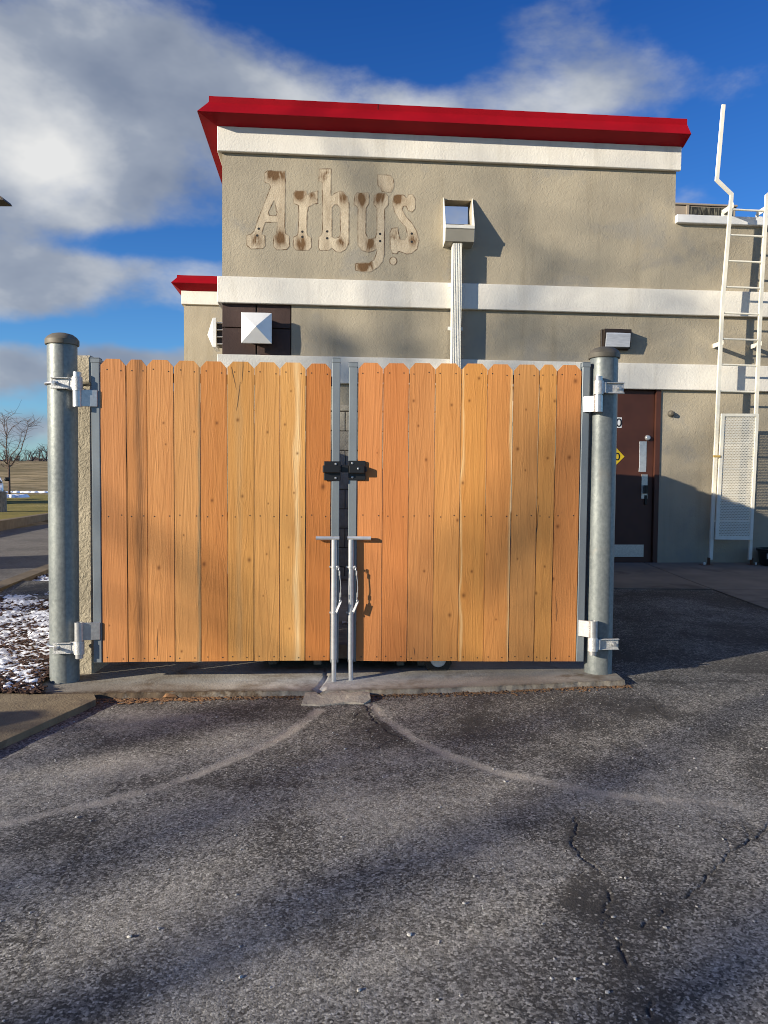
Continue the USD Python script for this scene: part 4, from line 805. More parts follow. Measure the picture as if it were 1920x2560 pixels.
# ------------------------------------------------------------------ gate posts
def post(c, z1, label, zb):
    t = thing('gate_post', label, 'post', (c[0], c[1], zb), None)
    part(t, 'pipe', lathe([(0, zb - .1), (.0755, zb - .1), (.0755, z1 - .045), (0, z1 - .045)], (c[0], c[1], 0), 64), M['galv'], 40)
    part(t, 'cap', lathe([(.0768, z1 - .064), (.084, z1 - .064), (.0858, z1 - .059), (.0858, z1 - .039), (.083, z1 - .034), (.074, z1 - .022), (.056, z1 - .009), (.03, z1 - .002), (0, z1)], (c[0], c[1], 0), 64), M['cap'], 25)
    return t
PLc, PRc = np.array([-1.712, 4.105]), np.array([1.203, 4.262])
zl, zr_ = H + (1196 - 842) / F * 4.105 + .010, H + (1206.6 - 874.6) / F * 4.262 + .010
pl_ = post(PLc, zl, 'galvanised pipe post with domed brown cap at the left of the gate', 0)
pr_ = post(PRc, zr_, 'galvanised pipe post with domed brown cap at the right of the gate', 0)
def hpoint(u, v, y):
    r = ray(u, v); return EYE + r * (y / r[1])
def channel(t, p0, p1, hgt, dep=.018):
    """A short pressed channel from p0 to p1, open at its ends."""
    p0, p1 = np.asarray(p0), np.asarray(p1); a = math.degrees(math.atan2(p1[1] - p0[1], p1[0] - p0[0])); P = Plane(p0[0], p0[1], a); L = np.hypot(*(p1 - p0)[:2]); z = p0[2]; h = hgt / 2
    g = [pbox(P, 0, L, 0, .005, z - h, z + h, .001), pbox(P, 0, L, .0, dep, z + h - .005, z + h, .001), pbox(P, 0, L, .0, dep, z - h, z - h + .005, .001)]
    return part(t, 'clamp_channel', cat_(g), M['zinc_rough'], False), P, L
def bolt(parent, c, n, r=.0085, ln=.03):
    c, n = np.asarray(c, float), np.asarray(n, float); part(parent, 'nut', rod(c - n * .012, c + n * .001, r * 1.75, 6), M['zinc'], False); part(parent, 'stud', rod(c, c + n * ln, r, 12), M['zinc'], 40)
# left hinges: channel across the post, arm and knuckle to its right
def left_hinge(t, zc, up):
    y = PLc[1] - .0755
    a, b_ = np.array([PLc[0] - .022, y - .012, zc]), np.array([PLc[0] + .068, y - .004, zc])
    ch, P, L = channel(t, a, b_, .058)
    bolt(ch, P.at(.022, .006, zc), P.n, ln=.034)
    kx, ky = PLc[0] + .106, y + .006
    arm = part(t, 'hinge_arm', cat_([hullbox([PLc[0] + .056, y - .006, zc - .034], [kx, y + .012, zc + .030], .004), hullbox([kx - .022, ky - .022, zc - .03], [kx + .012, ky + .01, zc + .03], .003)]), M['zinc_rough'], 30)
    part(arm, 'knuckle', lathe([(.0, -.036), (.0265, -.036), (.0265, .034), (0, .034)], (kx, ky, zc), 32), M['zinc_rough'], 40)
    part(arm, 'pin', lathe([(0, -.058), (.0205, -.058), (.0205, .060), (0, .060)], (kx, ky, zc), 28), M['zinc'], 40)
    # U-bolt round the pipe
    th = np.linspace(math.radians(262), math.radians(100), 20); p = [(PLc[0] - .012, y - .016, zc)] + [(PLc[0] + .083 * math.cos(a), PLc[1] + .083 * math.sin(a), zc + .004) for a in th if True]
    part(t, 'u_bolt', tube(p, .0072, 12), M['zinc'], 40)
    return kx, ky
def leaf_hinge(leaf, kx, ky, z0, z1, xt, yt, side):
    k = part(leaf, 'hinge_barrel', lathe([(.016, z0), (.0235, z0), (.0235, z1), (.016, z1), (.016, z0)], (kx, ky, 0), 32), M['zinc'], 40)
    pa, pb = ((kx + .018, ky + .004), (xt, yt)) if side > 0 else ((xt, yt), (kx - .018, ky + .004))
    P = Plane(*pa, math.degrees(math.atan2(pb[1] - pa[1], pb[0] - pa[0]))); L_ = math.hypot(pb[0] - pa[0], pb[1] - pa[1])
    part(leaf, 'hinge_plate', pbox(P, 0, L_, .0, .006, z0 + .002, z1 - .002, .0025), M['zinc'], 25)
    for zz_ in np.linspace(z0 + .008, z1 - .008, 9): part(k, 'weld', trimesh.creation.icosphere(1, .0042).apply_translation((kx + .021 * side, ky - .004, zz_)), M['zinc_rough'], 60) if int(zz_ * 1000) % 2 == 0 else None

# ------------------------------------------------------------------ gate leaves
TW = .047
def leaf(name, P, label, bounds_t, bounds_b, cols, top, bot, tubes, knots, streaks, xgap={}, splits={}):
    s_mid = (P.sz(tubes[0], 1300)[0] + P.sz(tubes[1], 1300)[0]) / 2
    t = thing(name, label, 'gate', P.at(s_mid, 0, 0))
    tops = [P.sz(u, top(u))[1] for u in bounds_t]; nb = len(bounds_t) - 1
    for i in range(nb):
        st0, st1 = P.sz(bounds_t[i], 960)[0], P.sz(bounds_t[i + 1], 960)[0]; sb0, sb1 = P.sz(bounds_b[i], 1640)[0], P.sz(bounds_b[i + 1], 1640)[0]
        um = (bounds_t[i] + bounds_t[i + 1]) / 2; z1 = P.sz(um, top(um))[1] + rng.uniform(-.002, .002); z0 = P.sz(um, bot(um))[1] + rng.uniform(-.001, .001)
        g = rng.uniform(.0013, .0023); st0 += g; st1 -= g; sb0 += g; sb1 -= g; cx = .030 if (st1 - st0) > .11 else .026; cz = .033
        zs_ = np.linspace(z0, z1 - cz, 9)
        wob = lambda: rng.normal(0, .0005, 9)
        gapx = xgap.get(i, (0, 0)); st0 += gapx[0]; sb0 += gapx[0] * .5; st1 -= gapx[1]; sb1 -= gapx[1] * .5
        left = [(st0 + (sb0 - st0) * (z1 - z) / (z1 - z0) + w, z) for z, w in zip(zs_, wob())]; right = [(st1 + (sb1 - st1) * (z1 - z) / (z1 - z0) + w, z) for z, w in zip(zs_, wob())]
        poly = Polygon(left + [(st0 + cx, z1), (st1 - cx, z1)] + right[::-1])
        d = rng.uniform(-.0015, .0015); x0w = P.at(sb0, 0, 0)[0]
        kk = []
        for (u, v, r) in knots.get(i, []):
            h = P.hit(u, v); kk.append((h[0] - x0w, h[2], r * .72))
        base, dark = cols[i]
        mt = wood(f'cedar_{len(taken)}_{i}', base, dark, x0w, st1 - st0, rng.uniform(0, 30), kk, streaks.get(i), rng.uniform(.8, 1.15))
        poly2 = poly
        part(t, 'board', pextrude(P, poly2, -.016 + d, d), mt, False)
        zmid = P.sz(um, 1290)[1]
        for pts in splits.get(i, []):
            q = [P.sz(u, v) for u, v in pts]; k = len(q); w = .0016 * np.sin(np.linspace(.35, math.pi, k)) + .0002
            part(stage_last(t, 'board'), 'split', pextrude(P, Polygon([(a - ww, z) for (a, z), ww in zip(q, w)] + [(a + ww, z) for (a, z), ww in zip(q[::-1], w[::-1])]), d - .003, d + .0004), M['nail'], False)
        nm = []
        for zz_, fr_ in ((z1 - .055, (.2, .8)), (zmid, (.22, .82)), (z0 + .022, (.2, .78))):
            for q in fr_:
                s = sb0 + (sb1 - sb0) * (q + rng.uniform(-.05, .05)); a = np.arange(8) / 8 * 2 * math.pi; r = .0036
                nm.append(pextrude(P, Polygon(np.stack([s + r * np.cos(a), zz_ + rng.uniform(-.006, .006) + r * np.sin(a)], 1)), d - .002, d + .0006))
        part(stage_last(t, 'board'), 'nail', cat_(nm), M['nail'], False, kind='stuff')
    return t
def stage_last(t, name):
    k = 0
    while f'{t}/{name}_{k+1:03d}' in taken: k += 1
    return f'{t}/{name}_{k:03d}' if k else f'{t}/{name}'
C = lambda r, g, b, k=1.0: tuple(x * y for x, y in zip(L3(r, g, b), (.90, .915, .80)))
def duo(r, g, b): return C(r, g, b), sc(C(r, g, b), .46) if False else (C(r, g, b)[0] * .62, C(r, g, b)[1] * .50, C(r, g, b)[2] * .40)
zA = lambda x, y: (230 + x * .37975, 860 + y * .37975); zB = lambda x, y: (230 + x * .37975, 1260 + y * .37975)
zC = lambda x, y: (860 + x * .38577, 860 + y * .38577); zD = lambda x, y: (860 + x * .38577, 1260 + y * .38577)
KL = {0: [zB(115, 800) + (.007,)], 2: [zA(470, 520) + (.010,), zA(485, 660) + (.008,), zB(440, 420) + (.016,)], 3: [zA(672, 577) + (.009,), zB(603, 205) + (.008,), zB(590, 970) + (.010,)], 4: [zA(822, 520) + (.013,), zA(790, 1030) + (.012,), zB(738, 395) + (.018,)],
      5: [zA(960, 500) + (.014,), zA(990, 1002) + (.012,), zB(1035, 368) + (.016,)], 6: [zA(1155, 580) + (.010,), zA(1160, 1050) + (.008,), zB(1150, 330) + (.009,), zB(1127, 605) + (.007,)],
      7: [zA(1310, 310) + (.008,), zA(1270, 530) + (.010,), zA(1352, 720) + (.011,), zA(1330, 980) + (.009,), zB(1295, 285) + (.008,), zB(1290, 500) + (.008,), zB(1300, 820) + (.009,)], 8: [zA(1520, 940) + (.022,)]}
KR = {0: [zC(215, 705) + (.006,)], 2: [zC(452, 368) + (.012,), zC(482, 530) + (.010,), zC(532, 750) + (.012,), zD(520, 435) + (.011,)], 3: [zC(698, 395) + (.011,), zD(735, 105) + (.013,), zD(685, 720) + (.016,)], 4: [zC(875, 222) + (.012,), zC(813, 367) + (.011,), zC(770, 900) + (.012,), zD(828, 437) + (.012,), zD(775, 593) + (.018,)],
      5: [zD(900, 240) + (.010,), zD(925, 325) + (.008,), zD(985, 748) + (.008,)], 6: [zC(1125, 680) + (.014,), zC(1180, 425) + (.009,), zC(1175, 818) + (.009,), zD(1125, 355) + (.008,)], 7: [zC(1275, 290) + (.013,), zC(1365, 370) + (.011,), zC(1320, 740) + (.011,), zC(1250, 995) + (.011,), zD(1300, 405) + (.010,), zD(1245, 578) + (.012,)],
      8: [zC(1500, 240) + (.018,), zC(1460, 735) + (.017,), zD(1385, 145) + (.016,), zD(1355, 485) + (.014,)]}
_duo = duo
def duo(r, g, b): return _duo(*[x * .76 + y * .24 for x, y in zip((r, g, b), (204, 142, 84))])
colsL = [duo(190, 124, 78), duo(188, 124, 74), duo(204, 140, 88), duo(198, 142, 90), duo(190, 122, 66), duo(196, 142, 80), duo(206, 152, 92), duo(216, 162, 98), duo(186, 112, 58)]
colsR = [duo(202, 128, 80), duo(196, 120, 70), duo(192, 128, 80), duo(204, 142, 84), duo(206, 142, 76), duo(206, 138, 80), duo(186, 132, 82), duo(196, 138, 78), duo(194, 126, 76)]
bt = [250.5, 314.5, 366, 433.5, 500, 567.5, 635, 700, 764.5, 828.5]; bb = [256.5, 320.5, 371, 437.5, 503, 570, 634.5, 698.5, 762, 824.5]
lleaf = leaf('gate_leaf', GL, 'left gate leaf of nine upright cedar boards in a steel frame', bt, bb, colsL, lambda u: 896.5 + (u - 251) * .0212, lambda u: 1655.7 - (u - 256) * .0083, (228, 850), KL,
             {1: (.058, .022, (.13, .055, .018)), 3: (.128, .010, (.17, .14, .08)), 5: (.055, .016, (.40, .22, .08)), 7: (.09, .014, (.74, .53, .27))}, {},
             {5: [[zA(*p) for p in [(994, 108), (994, 150), (991, 200), (986, 262)]], [zA(*p) for p in [(918, 150), (926, 190), (940, 250), (950, 300)]], [zA(*p) for p in [(975, 250), (968, 320), (958, 400), (950, 440)]]], 2: [[zB(*p) for p in [(430, 1000), (432, 900), (430, 820)]]]})
bt = [895, 958, 1023, 1088.5, 1154, 1219.5, 1283.5, 1348.5, 1393, 1453.5]; bb = [889.5, 953, 1017, 1081, 1144, 1208, 1271, 1334, 1376.5, 1440]
rleaf = leaf('gate_leaf', GR, 'right gate leaf of nine upright knotty cedar boards in a steel frame', bt, bb, colsR, lambda u: 906.7 + (u - 900) * .0098, lambda u: 1652.5 + (u - 890) * .0014, (872, 1474), KR,
             {5: (.135, .008, (.72, .50, .24)), 4: (.012, .006, (.70, .47, .22))}, {5: (0, .0018), 6: (.0016, 0), 7: (.0006, .0008)},
             {7: [[zD(*p) for p in [(1262, 5), (1256, 60), (1254, 130), (1246, 190), (1243, 246)]]], 8: [[zD(*p) for p in [(1375, 760), (1380, 690), (1372, 600)]]], 2: [[zD(*p) for p in [(452, 930), (458, 960), (455, 985)]]]})
def frame(t, P, us, top, bot):
    for (u0t, u1t, u0b, u1b) in us:
        sm_ = (P.sz(u0t, 960)[0] + P.sz(u1t, 960)[0]) / 2; sm2 = (P.sz(u0b, 1600)[0] + P.sz(u1b, 1600)[0]) / 2; w = P.sz(u1t, 960)[0] - P.sz(u0t, 960)[0]; h = w / 2
        zt_, zb_ = P.sz((u0t + u1t) / 2, top)[1], P.sz((u0b + u1b) / 2, bot)[1]
        d0, d1 = -.046, .003
        v = hullbox([-h, d0, 0], [h, d1, 1], .0025); vv = v.vertices.copy(); k = vv[:, 2] > .5; vv[:, 0] += np.where(k, sm_, sm2 + 0.0); vv[:, 2] = np.where(k, zt_ - .026 + (vv[:, 2] - 1), zb_ + vv[:, 2])
        q = trimesh.Trimesh(P.map(vv), v.faces, process=False); q.invert(); tb = part(t, 'frame_tube', q, M['tube'], 20)
        e = .002; capm = hullbox([sm_ - h - e, d0 - e, zt_ - .027], [sm_ + h + e, d1 + e, zt_ - .006], .001); cv = capm.vertices; top_ = hullbox([sm_ - h - e, d0 - e, zt_ - .0062], [sm_ + h + e, d1 + e, zt_], .005)
        q = trimesh.Trimesh(P.map(np.vstack([cv, top_.vertices])), np.vstack([capm.faces, top_.faces + len(cv)])[:, ::-1], process=False); part(tb, 'cap', q, M['tube'], 25)
    s0, s1 = P.sz(us[0][1], 1300)[0] - .004, P.sz(us[1][0], 1300)[0] + .004
    for v in (946, 1292, 1632):
        z = P.sz(550, v)[1] if P is GL else P.sz(1170, v)[1]
        part(t, 'rail', pbox(P, s0, s1, -.034, -.0195, z - .024, z + .024), M['tube'], False)
frame(lleaf, GL, [(228.0, 248.7, 233.5, 254.8), (831, 850.5, 826.5, 846)], 893.5, 1656.5)
frame(rleaf, GR, [(872.8, 893.5, 868, 889.5), (1456, 1474.5, 1441.5, 1460)], 905, 1654)
# hinges
z_ = lambda v, y, u: hpoint(u, v, y)[2]
yk = PLc[1] - .0755 + .006
kx, ky = left_hinge(pl_, z_(957, 4.0, 170), True); kx2, ky2 = left_hinge(pl_, z_(1622, 4.0, 180), False)
yt = GL.at(GL.sz(238, 1000)[0], .0038, 0)[1]
leaf_hinge(lleaf, kx, ky, z_(1017, yk, 205), z_(972.5, yk, 205), GL.hit(241, 1000, .02)[0], yt - .0005, 1)
leaf_hinge(lleaf, kx2, ky2, z_(1602, yk, 210), z_(1556, yk, 210), GL.hit(248, 1580, .02)[0], yt - .0005, 1)
ytr = GR.at(GR.sz(1465, 1000)[0], .0038, 0)[1]
def right_hinge(t, v, vb0, vb1, u_k, u_p, u_ch):
    ky = PRc[1] - .0755 - .020; kx = hpoint(u_k, v, ky)[0]; zc = z_(v, ky, u_k)
    y = PRc[1] - .0755
    arm = part(t, 'hinge_arm', cat_([hullbox([kx + .012, ky - .012, zc - .030], [kx + .040, y + .012, zc + .030], .004)]), M['zinc_rough'], 30)
    part(arm, 'knuckle', lathe([(.0, -.036), (.0265, -.036), (.0265, .036), (0, .036)], (kx, ky, zc), 32), M['zinc_rough'], 40)
    part(arm, 'pin', lathe([(0, -.058), (.020, -.058), (.020, .060), (0, .060)], (kx, ky, zc), 28), M['zinc'], 40)
    h0 = hpoint(u_ch[0], v, y - .012); h1 = hpoint(u_ch[1], v, y + .0)
    ch, P, L = channel(t, (kx + .026, y - .008, zc), (PRc[0] + .088, y + .004, zc), .060)
    bolt(ch, P.at(L - .03, .006, zc), P.n, ln=.026)
    th = np.linspace(math.radians(-70), math.radians(110), 20); part(t, 'u_bolt', tube([(PRc[0] + .083 * math.cos(a), PRc[1] + .083 * math.sin(a), zc + .004) for a in th], .0072, 12), M['zinc'], 40)
    leaf_hinge(rleaf, kx, ky, z_(vb1, ky, u_k), z_(vb0, ky, u_k), GR.hit(u_p, v, .02)[0], ytr - .0005, -1)
right_hinge(pr_, 969, 988, 1030, 1496.5, 1462, (1513, 1553))
right_hinge(pr_, 1611, 1552, 1595, 1482, 1447.5, (1494, 1538))

# drop rods with T handles, guide bands, cable and keeper tag
def drop_rod(t, P, u, uh0, uh1, ub, tag_x, sg):
    d = .0195; c = lambda uu, v, dd=d: P.hit(uu, v, dd)
    a, m_, b_ = c(u, 1349), c(u - .6, 1648), c(ub, 1713.5); m_[2] = P.hit(u, 1648, d)[2]; b_[2] = .0
    rp = part(t, 'drop_rod', cat_([tube([a, m_], .0150, 24), tube([m_ + (a - m_) * .002, b_], .0126, 24)]), M['steel'], 40)
    h0, h1 = c(uh0, 1345, .021), c(uh1, 1345.5, .021); part(rp, 'handle', tube([h0, h1], .0112, 20), M['steel'], 30)
    for v in (1417.5, 1532):
        q = c(u - .5, v); g = lathe([(.0155, -.004), (.0185, -.004), (.0185, .004), (.0155, .004), (.0155, -.004)], q, 24)
        part(rp, 'guide_band', cat_([g, pbox(P, P.sz(u, v)[0] - .027, P.sz(u, v)[0] + .022, 0.0035, .009, q[2] - .004, q[2] + .004)]), M['steel'], 40)
    s4 = 280 / 1147; pts = [(720 + x * s4 + tag_x, 1260 + y * s4) for x, y in [(505, 640), (523, 680), (528, 710), (536, 790), (541, 860), (536, 930), (532, 965), (535, 1010)]]
    w = [c(*q, .034) for q in pts]
    part(rp, 'cable', tube(w, .0021, 8), M['steel'], 60)
    for q in (w[2], w[5]): part(rp, 'ferrule', rod(q + [0, 0, .012], q - [0, 0, .012], .0045, 8), M['zinc'], False)
    # loop above and below
    for q, r in ((w[0] + np.array([.003, 0, -.008]), .011), (w[7] + np.array([0, 0, .006]), .009)):
        th = np.linspace(0, 2 * math.pi, 18); part(rp, 'cable_loop', tube([q + np.array([r * .6 * math.cos(x), 0, r * math.sin(x)]) for x in th], .0018, 6), M['steel'], 60)
    tp = w[7]; ang = math.radians(28); ax_, az_ = np.array([math.sin(ang), -.02, math.cos(ang)]), np.array([math.cos(ang) * .35, -.9, -math.sin(ang) * .35])
    hb = hullbox([-.009, -.002, -.030], [.009, .002, .030], .001); v = hb.vertices; ex = np.array([.62, -.75, -.2]); ex /= np.linalg.norm(ex); ez = np.array([.42, 0, .9]); ez -= ex * (ez @ ex); ez /= np.linalg.norm(ez); ey = np.cross(ez, ex)
    part(rp, 'keeper_tag', trimesh.Trimesh(tp - ez * .026 + v[:, :1] * ex + v[:, 1:2] * ey + v[:, 2:] * ez, hb.faces, process=False), M['zinc'], False)
drop_rod(lleaf, GL, 835.4, 789.6, 848, 834.7, 0, 1)
drop_rod(rleaf, GR, 877.3, 868.9, 927.5, 877.2, 42.5, 1)
# black latch in two halves
def lat(t, P, nm, u0, u1, v0, v1, d0, d1, c=.004):
    s0, s1 = P.sz(u0, (v0 + v1) / 2, d1)[0], P.sz(u1, (v0 + v1) / 2, d1)[0]; z1, z0 = P.sz((u0 + u1) / 2, v0, d1)[1], P.sz((u0 + u1) / 2, v1, d1)[1]
    return part(t, nm, pbox(P, s0, s1, d0, d1, z0, z1, c), M['black'], 25)
def screw(parent, P, u, v, d):
    q = P.hit(u, v, d); part(parent, 'screw', trimesh.Trimesh(*(lambda g: (np.stack([g.vertices[:, 0] * P.e[0] + g.vertices[:, 2] * P.n[0], g.vertices[:, 0] * P.e[1] + g.vertices[:, 2] * P.n[1], g.vertices[:, 1]], 1) + q, g.faces))(lathe([(0, .002), (.0018, .0022), (.0025, .004), (.0055, .003), (.0062, 0), (.0062, -.001)], (0, 0, 0), 18)), process=False), M['zinc'], 30)
k = lat(lleaf, GL, 'latch_plate', 810, 851.5, 1153, 1201.5, .004, .010)
kk = lat(lleaf, GL, 'latch_housing', 806.5, 851, 1163.5, 1182, .0105, .034)
screw(k, GL, 839.5, 1160, .0105); screw(k, GL, 839.3, 1195, .0105)
k = lat(rleaf, GR, 'latch_plate', 871, 914, 1152, 1200.5, .004, .010)
kk = lat(rleaf, GR, 'latch_housing', 872, 911.5, 1163.5, 1183.5, .0105, .037)
screw(k, GR, 880.7, 1158, .0105); screw(k, GR, 881, 1193, .0105); screw(kk, GR, 895.3, 1171.7, .0375)
lat(rleaf, GR, 'latch_bolt', 852, 871.5, 1163, 1181, .013, .027, .003); lat(rleaf, GR, 'latch_knob', 912, 917.5, 1167, 1180, .015, .027, .003)

# ------------------------------------------------------------------ low cart behind the gate
ct = thing('platform_cart', 'low weathered platform on a rubber castor, showing under the gate', 'cart', (-.2, 4.6, 0))
K0, K1 = -.73, .36
part(ct, 'platform', hullbox([K0, 4.40, .062], [K1, 5.0, .15], .008), M['weathered'], False)
for x in (-.66, -.40, .08, .20): part(ct, 'runner', hullbox([x, 4.41, .022], [x + .045, 4.98, .0615], .004), M['weathered'], False)
for x in (.315,):
    c = (x, 4.345, .082); wp = part(ct, 'wheel', lathe([(.045, -.022), (.074, -.024), (.081, -.016), (.083, 0), (.081, .016), (.074, .024), (.045, .022)], c, 48, 'y'), M['rubber'], 40)
    part(wp, 'hub', lathe([(0, -.021), (.016, -.022), (.030, -.012), (.046, -.019), (.046, .019), (0, .018)], c, 40, 'y'), M['white_metal'], 40)
    part(ct, 'fork', hullbox([x - .03, 4.375, .08], [x + .03, 4.383, .2]), M['zinc'], False)
# litter on the enclosure floor
lt = []
for (x, y, a) in [(-.27, 5.3, .05), (-.32, 5.35, .03), (-.25, 5.6, .05), (-.4, 4.9, .03), (.6, 5.0, .03)]:
    v, f = grid(np.linspace(-1, 1, 7), np.linspace(-1, 1, 7), lambda p, q: 0 * p); nn = meshkit.fbm(v * 1.7 + x * 9, 3, 5) - .3
    v = np.stack([v[:, 0] * a + x, v[:, 1] * a * .7 + y, float(lotz(x, y)) + .005 + np.abs(nn) * a * 1.4], 1); lt.append(trimesh.Trimesh(v, f))
single('crumpled_paper', cat_(lt), M['paper'], 'scraps of pale crumpled paper on the dark floor behind the gate', 'litter', kind='stuff', smooth=False)

# ------------------------------------------------------------------ loose stones and dead leaves on the asphalt
def scatter(name, pts, rad, mt, label, cat, flatk=.6, seed=1):
    r_ = np.random.default_rng(seed); ico = trimesh.creation.icosphere(0); iv, if_ = ico.vertices, ico.faces; n = len(pts)
    s = rad[:, None, None] * (1 + r_.normal(0, .18, (n, 12, 1))) * iv[None] * np.array([1, 1, flatk]); a = r_.uniform(0, 6.28, n); cA, sA = np.cos(a)[:, None], np.sin(a)[:, None]
    s *= r_.uniform(.65, 1.2, (n, 1, 3)); x = s[..., 0] * cA - s[..., 1] * sA; y = s[..., 0] * sA + s[..., 1] * cA
    v = np.stack([x + pts[:, :1], y + pts[:, 1:2], s[..., 2] + pts[:, 2:3]], -1).reshape(-1, 3)
    return single(name, (v, (if_[None] + 12 * np.arange(n)[:, None, None]).reshape(-1, 3)), mt, label, cat, kind='stuff', smooth=False)
from scipy.interpolate import RegularGridInterpolator
ZI = RegularGridInterpolator((np.linspace(FY0, FY1, 620), np.linspace(FX0, FX1, 940)), Zf, bounds_error=False, fill_value=-.035)
SP = [zz_ for zz_ in [(960 + x * s5, 1700 + y * s5) for x, y in [(1022, 862), (1043, 866), (345, 980), (1240, 397), (1350, 390), (1440, 442), (1006, 1132), (952, 1242), (1213, 1085), (1407, 103), (1320, 236), (990, 1037), (825, 1303), (1100, 1347), (522, 447), (472, 395), (1197, 935), (963, 1362), (1155, 1438), (1075, 350), (1340, 350), (240, 560), (110, 1110), (388, 860)]] + [(x * s5, 1700 + y * s5) for x, y in [(390, 615), (286, 287), (1550, 1350), (685, 1083), (630, 500), (560, 1120), (780, 670), (1490, 307), (320, 182), (130, 1010), (330, 600), (1040, 1290)]]]
pp = np.array([ground(u, v, -.03) for u, v in SP]); n = 520
rx, ry = rng.uniform(-2.2, 2.4, n), 1.35 + rng.random(n) ** 1.2 * 2.75; keep = ry < edge_y(rx) - .02; rx, ry = rx[keep], ry[keep]
pp = np.vstack([pp[:, :2], np.stack([rx, ry], 1)]); rad = np.concatenate([rng.uniform(.0038, .0062, len(SP)), rng.uniform(.0018, .0042, len(rx))])
pz_ = ZI(np.stack([pp[:, 1], pp[:, 0]], 1)) + rad * .35
scatter('loose_stones', np.column_stack([pp, pz_]), rad, M['stone'], 'small pale stones and salt grains scattered over the dark asphalt', 'gravel', seed=3)
n = 3400; ex = rng.uniform(-1.6, 1.32, n); ey = edge_y(ex) - np.abs(rng.normal(0, .03, n)) + .012; rad = rng.uniform(.003, .009, n)
g_ = rng.random(n) < .5; ez_ = np.where(ey > FY0, ZI(np.stack([ey, ex], 1)), -.035) + rad * .3
scatter('edge_gravel', np.column_stack([ex, ey, ez_])[g_], rad[g_], M['dirt'], 'brown grit washed up along the front edge of the concrete slab', 'gravel', seed=4)
scatter('edge_leaves', np.column_stack([ex, ey, ez_])[~g_][:520], rad[~g_][:520] * 1.6, M['leaf'], 'brown leaf crumbs lying along the front edge of the concrete slab', 'leaves', .18, seed=5)
n = 420; lx_ = rng.normal(-1.12, .17, n); ly_ = edge_y(lx_) - np.abs(rng.normal(0, .035, n)) - .012; lr_ = rng.uniform(.004, .013, n)
scatter('leaf_litter', np.column_stack([lx_, ly_, ZI(np.stack([ly_, lx_], 1)) + lr_ * .25]), lr_, M['leaf'], 'heap of brown leaf litter against the slab edge near the left pipe post', 'leaves', .22, seed=9)
p = ground(430, 1742, -.03)
single('dead_leaf', (np.array([[-.06, 0, 0], [-.02, -.03, .012], [.05, -.012, .004], [.07, .012, .0], [.01, .03, .035], [-.03, .02, .03]]) * .8 + p + [0, -.03, .004], [[0, 1, 5], [1, 4, 5], [1, 2, 4], [2, 3, 4]]), M['leaf'], 'curled brown leaf lying against the slab edge left of the drop rods', 'leaf', smooth=False)

# ------------------------------------------------------------------ trees
def branch_tree(base, height, seed, levels=4, spread=.5, r0=.06, trunk=.3, nb=(4, 7), minr=.004, droop=.0, sides=(9, 6, 4, 3, 3, 3), start=.45, up=.35):
    r_ = np.random.default_rng(seed); tr, cw = [], []
    def grow(p, d, ln, r, lev):
        k = max(4, int(6 - lev * .5)); pts, q, dd = [p], p.copy(), d.copy()
        for i in range(k):
            dd = dd + r_.normal(0, .10 + .05 * lev, 3) + np.array([0, 0, up * .12 - droop * lev * .1]); dd /= np.linalg.norm(dd); q = q + dd * ln / k; pts.append(q.copy())
        rr = np.linspace(r, r * .45, k + 1) if lev else np.linspace(r, r * .6, k + 1)
        (tr if lev == 0 else cw).append(tube(pts, rr, sides[min(lev, 5)], lev < 2))
        if lev >= levels: return
        for j in range(r_.integers(nb[0], nb[1] + 1) if lev else r_.integers(6, 10)):
            f = r_.uniform(start if lev == 0 else .25, 1.) if lev == 0 else r_.uniform(.2, 1.0); i = min(int(f * k), k - 1); t = f * k - i; o = pts[i] * (1 - t) + pts[i + 1] * t; dloc = pts[i + 1] - pts[i]; dloc /= np.linalg.norm(dloc)
            az = r_.uniform(0, 2 * math.pi); per = np.cross(dloc, [math.cos(az), math.sin(az), .2]); per /= np.linalg.norm(per)
            nd = dloc * (1 - spread) + per * spread + np.array([0, 0, up]); nd /= np.linalg.norm(nd); rn = np.interp(f, [0, 1], [r, r * .5]) * r_.uniform(.45, .65)
            if rn > minr * .5: grow(o, nd, ln * r_.uniform(.42, .68) if lev else ln * r_.uniform(.5, .8), max(rn, minr), lev + 1)
    grow(np.asarray(base, float), np.array([0, 0, 1.]), height * trunk * 1.7, r0, 0)
    return cat_(tr), cat_(cw)
def tree(name, label, base, mt, group=None, **k):
    t = thing(name, label, 'tree', base, group); a, b_ = branch_tree(base, **k); part(t, 'trunk', a, mt, 60); part(t, 'crown', b_, mt, 60)
sp_ = hpoint(24, 1241, 40.); sp_[2] = float(terr_noise(np.array([sp_[0]]), np.array([40.]))[0])
sp_[2] = H + (1195 - 1241) / F * 40 - .05
st = thing('young_tree', 'bare young tree with slender upswept branches on the grass at far left', 'tree', sp_)
def pxp(u, v, dy=0): return hpoint(u, v, 40. + dy)
s7 = 130 / 846; Tn = lambda pts, dy=0: [pxp(x * s7, 1000 + y * s7, dy) for x, y in pts]
part(st, 'trunk', tube(Tn([(152, 1590), (150, 1400), (146, 1200), (143, 1085)]), [.075, .062, .055, .05], 10), M['bark'], 60)
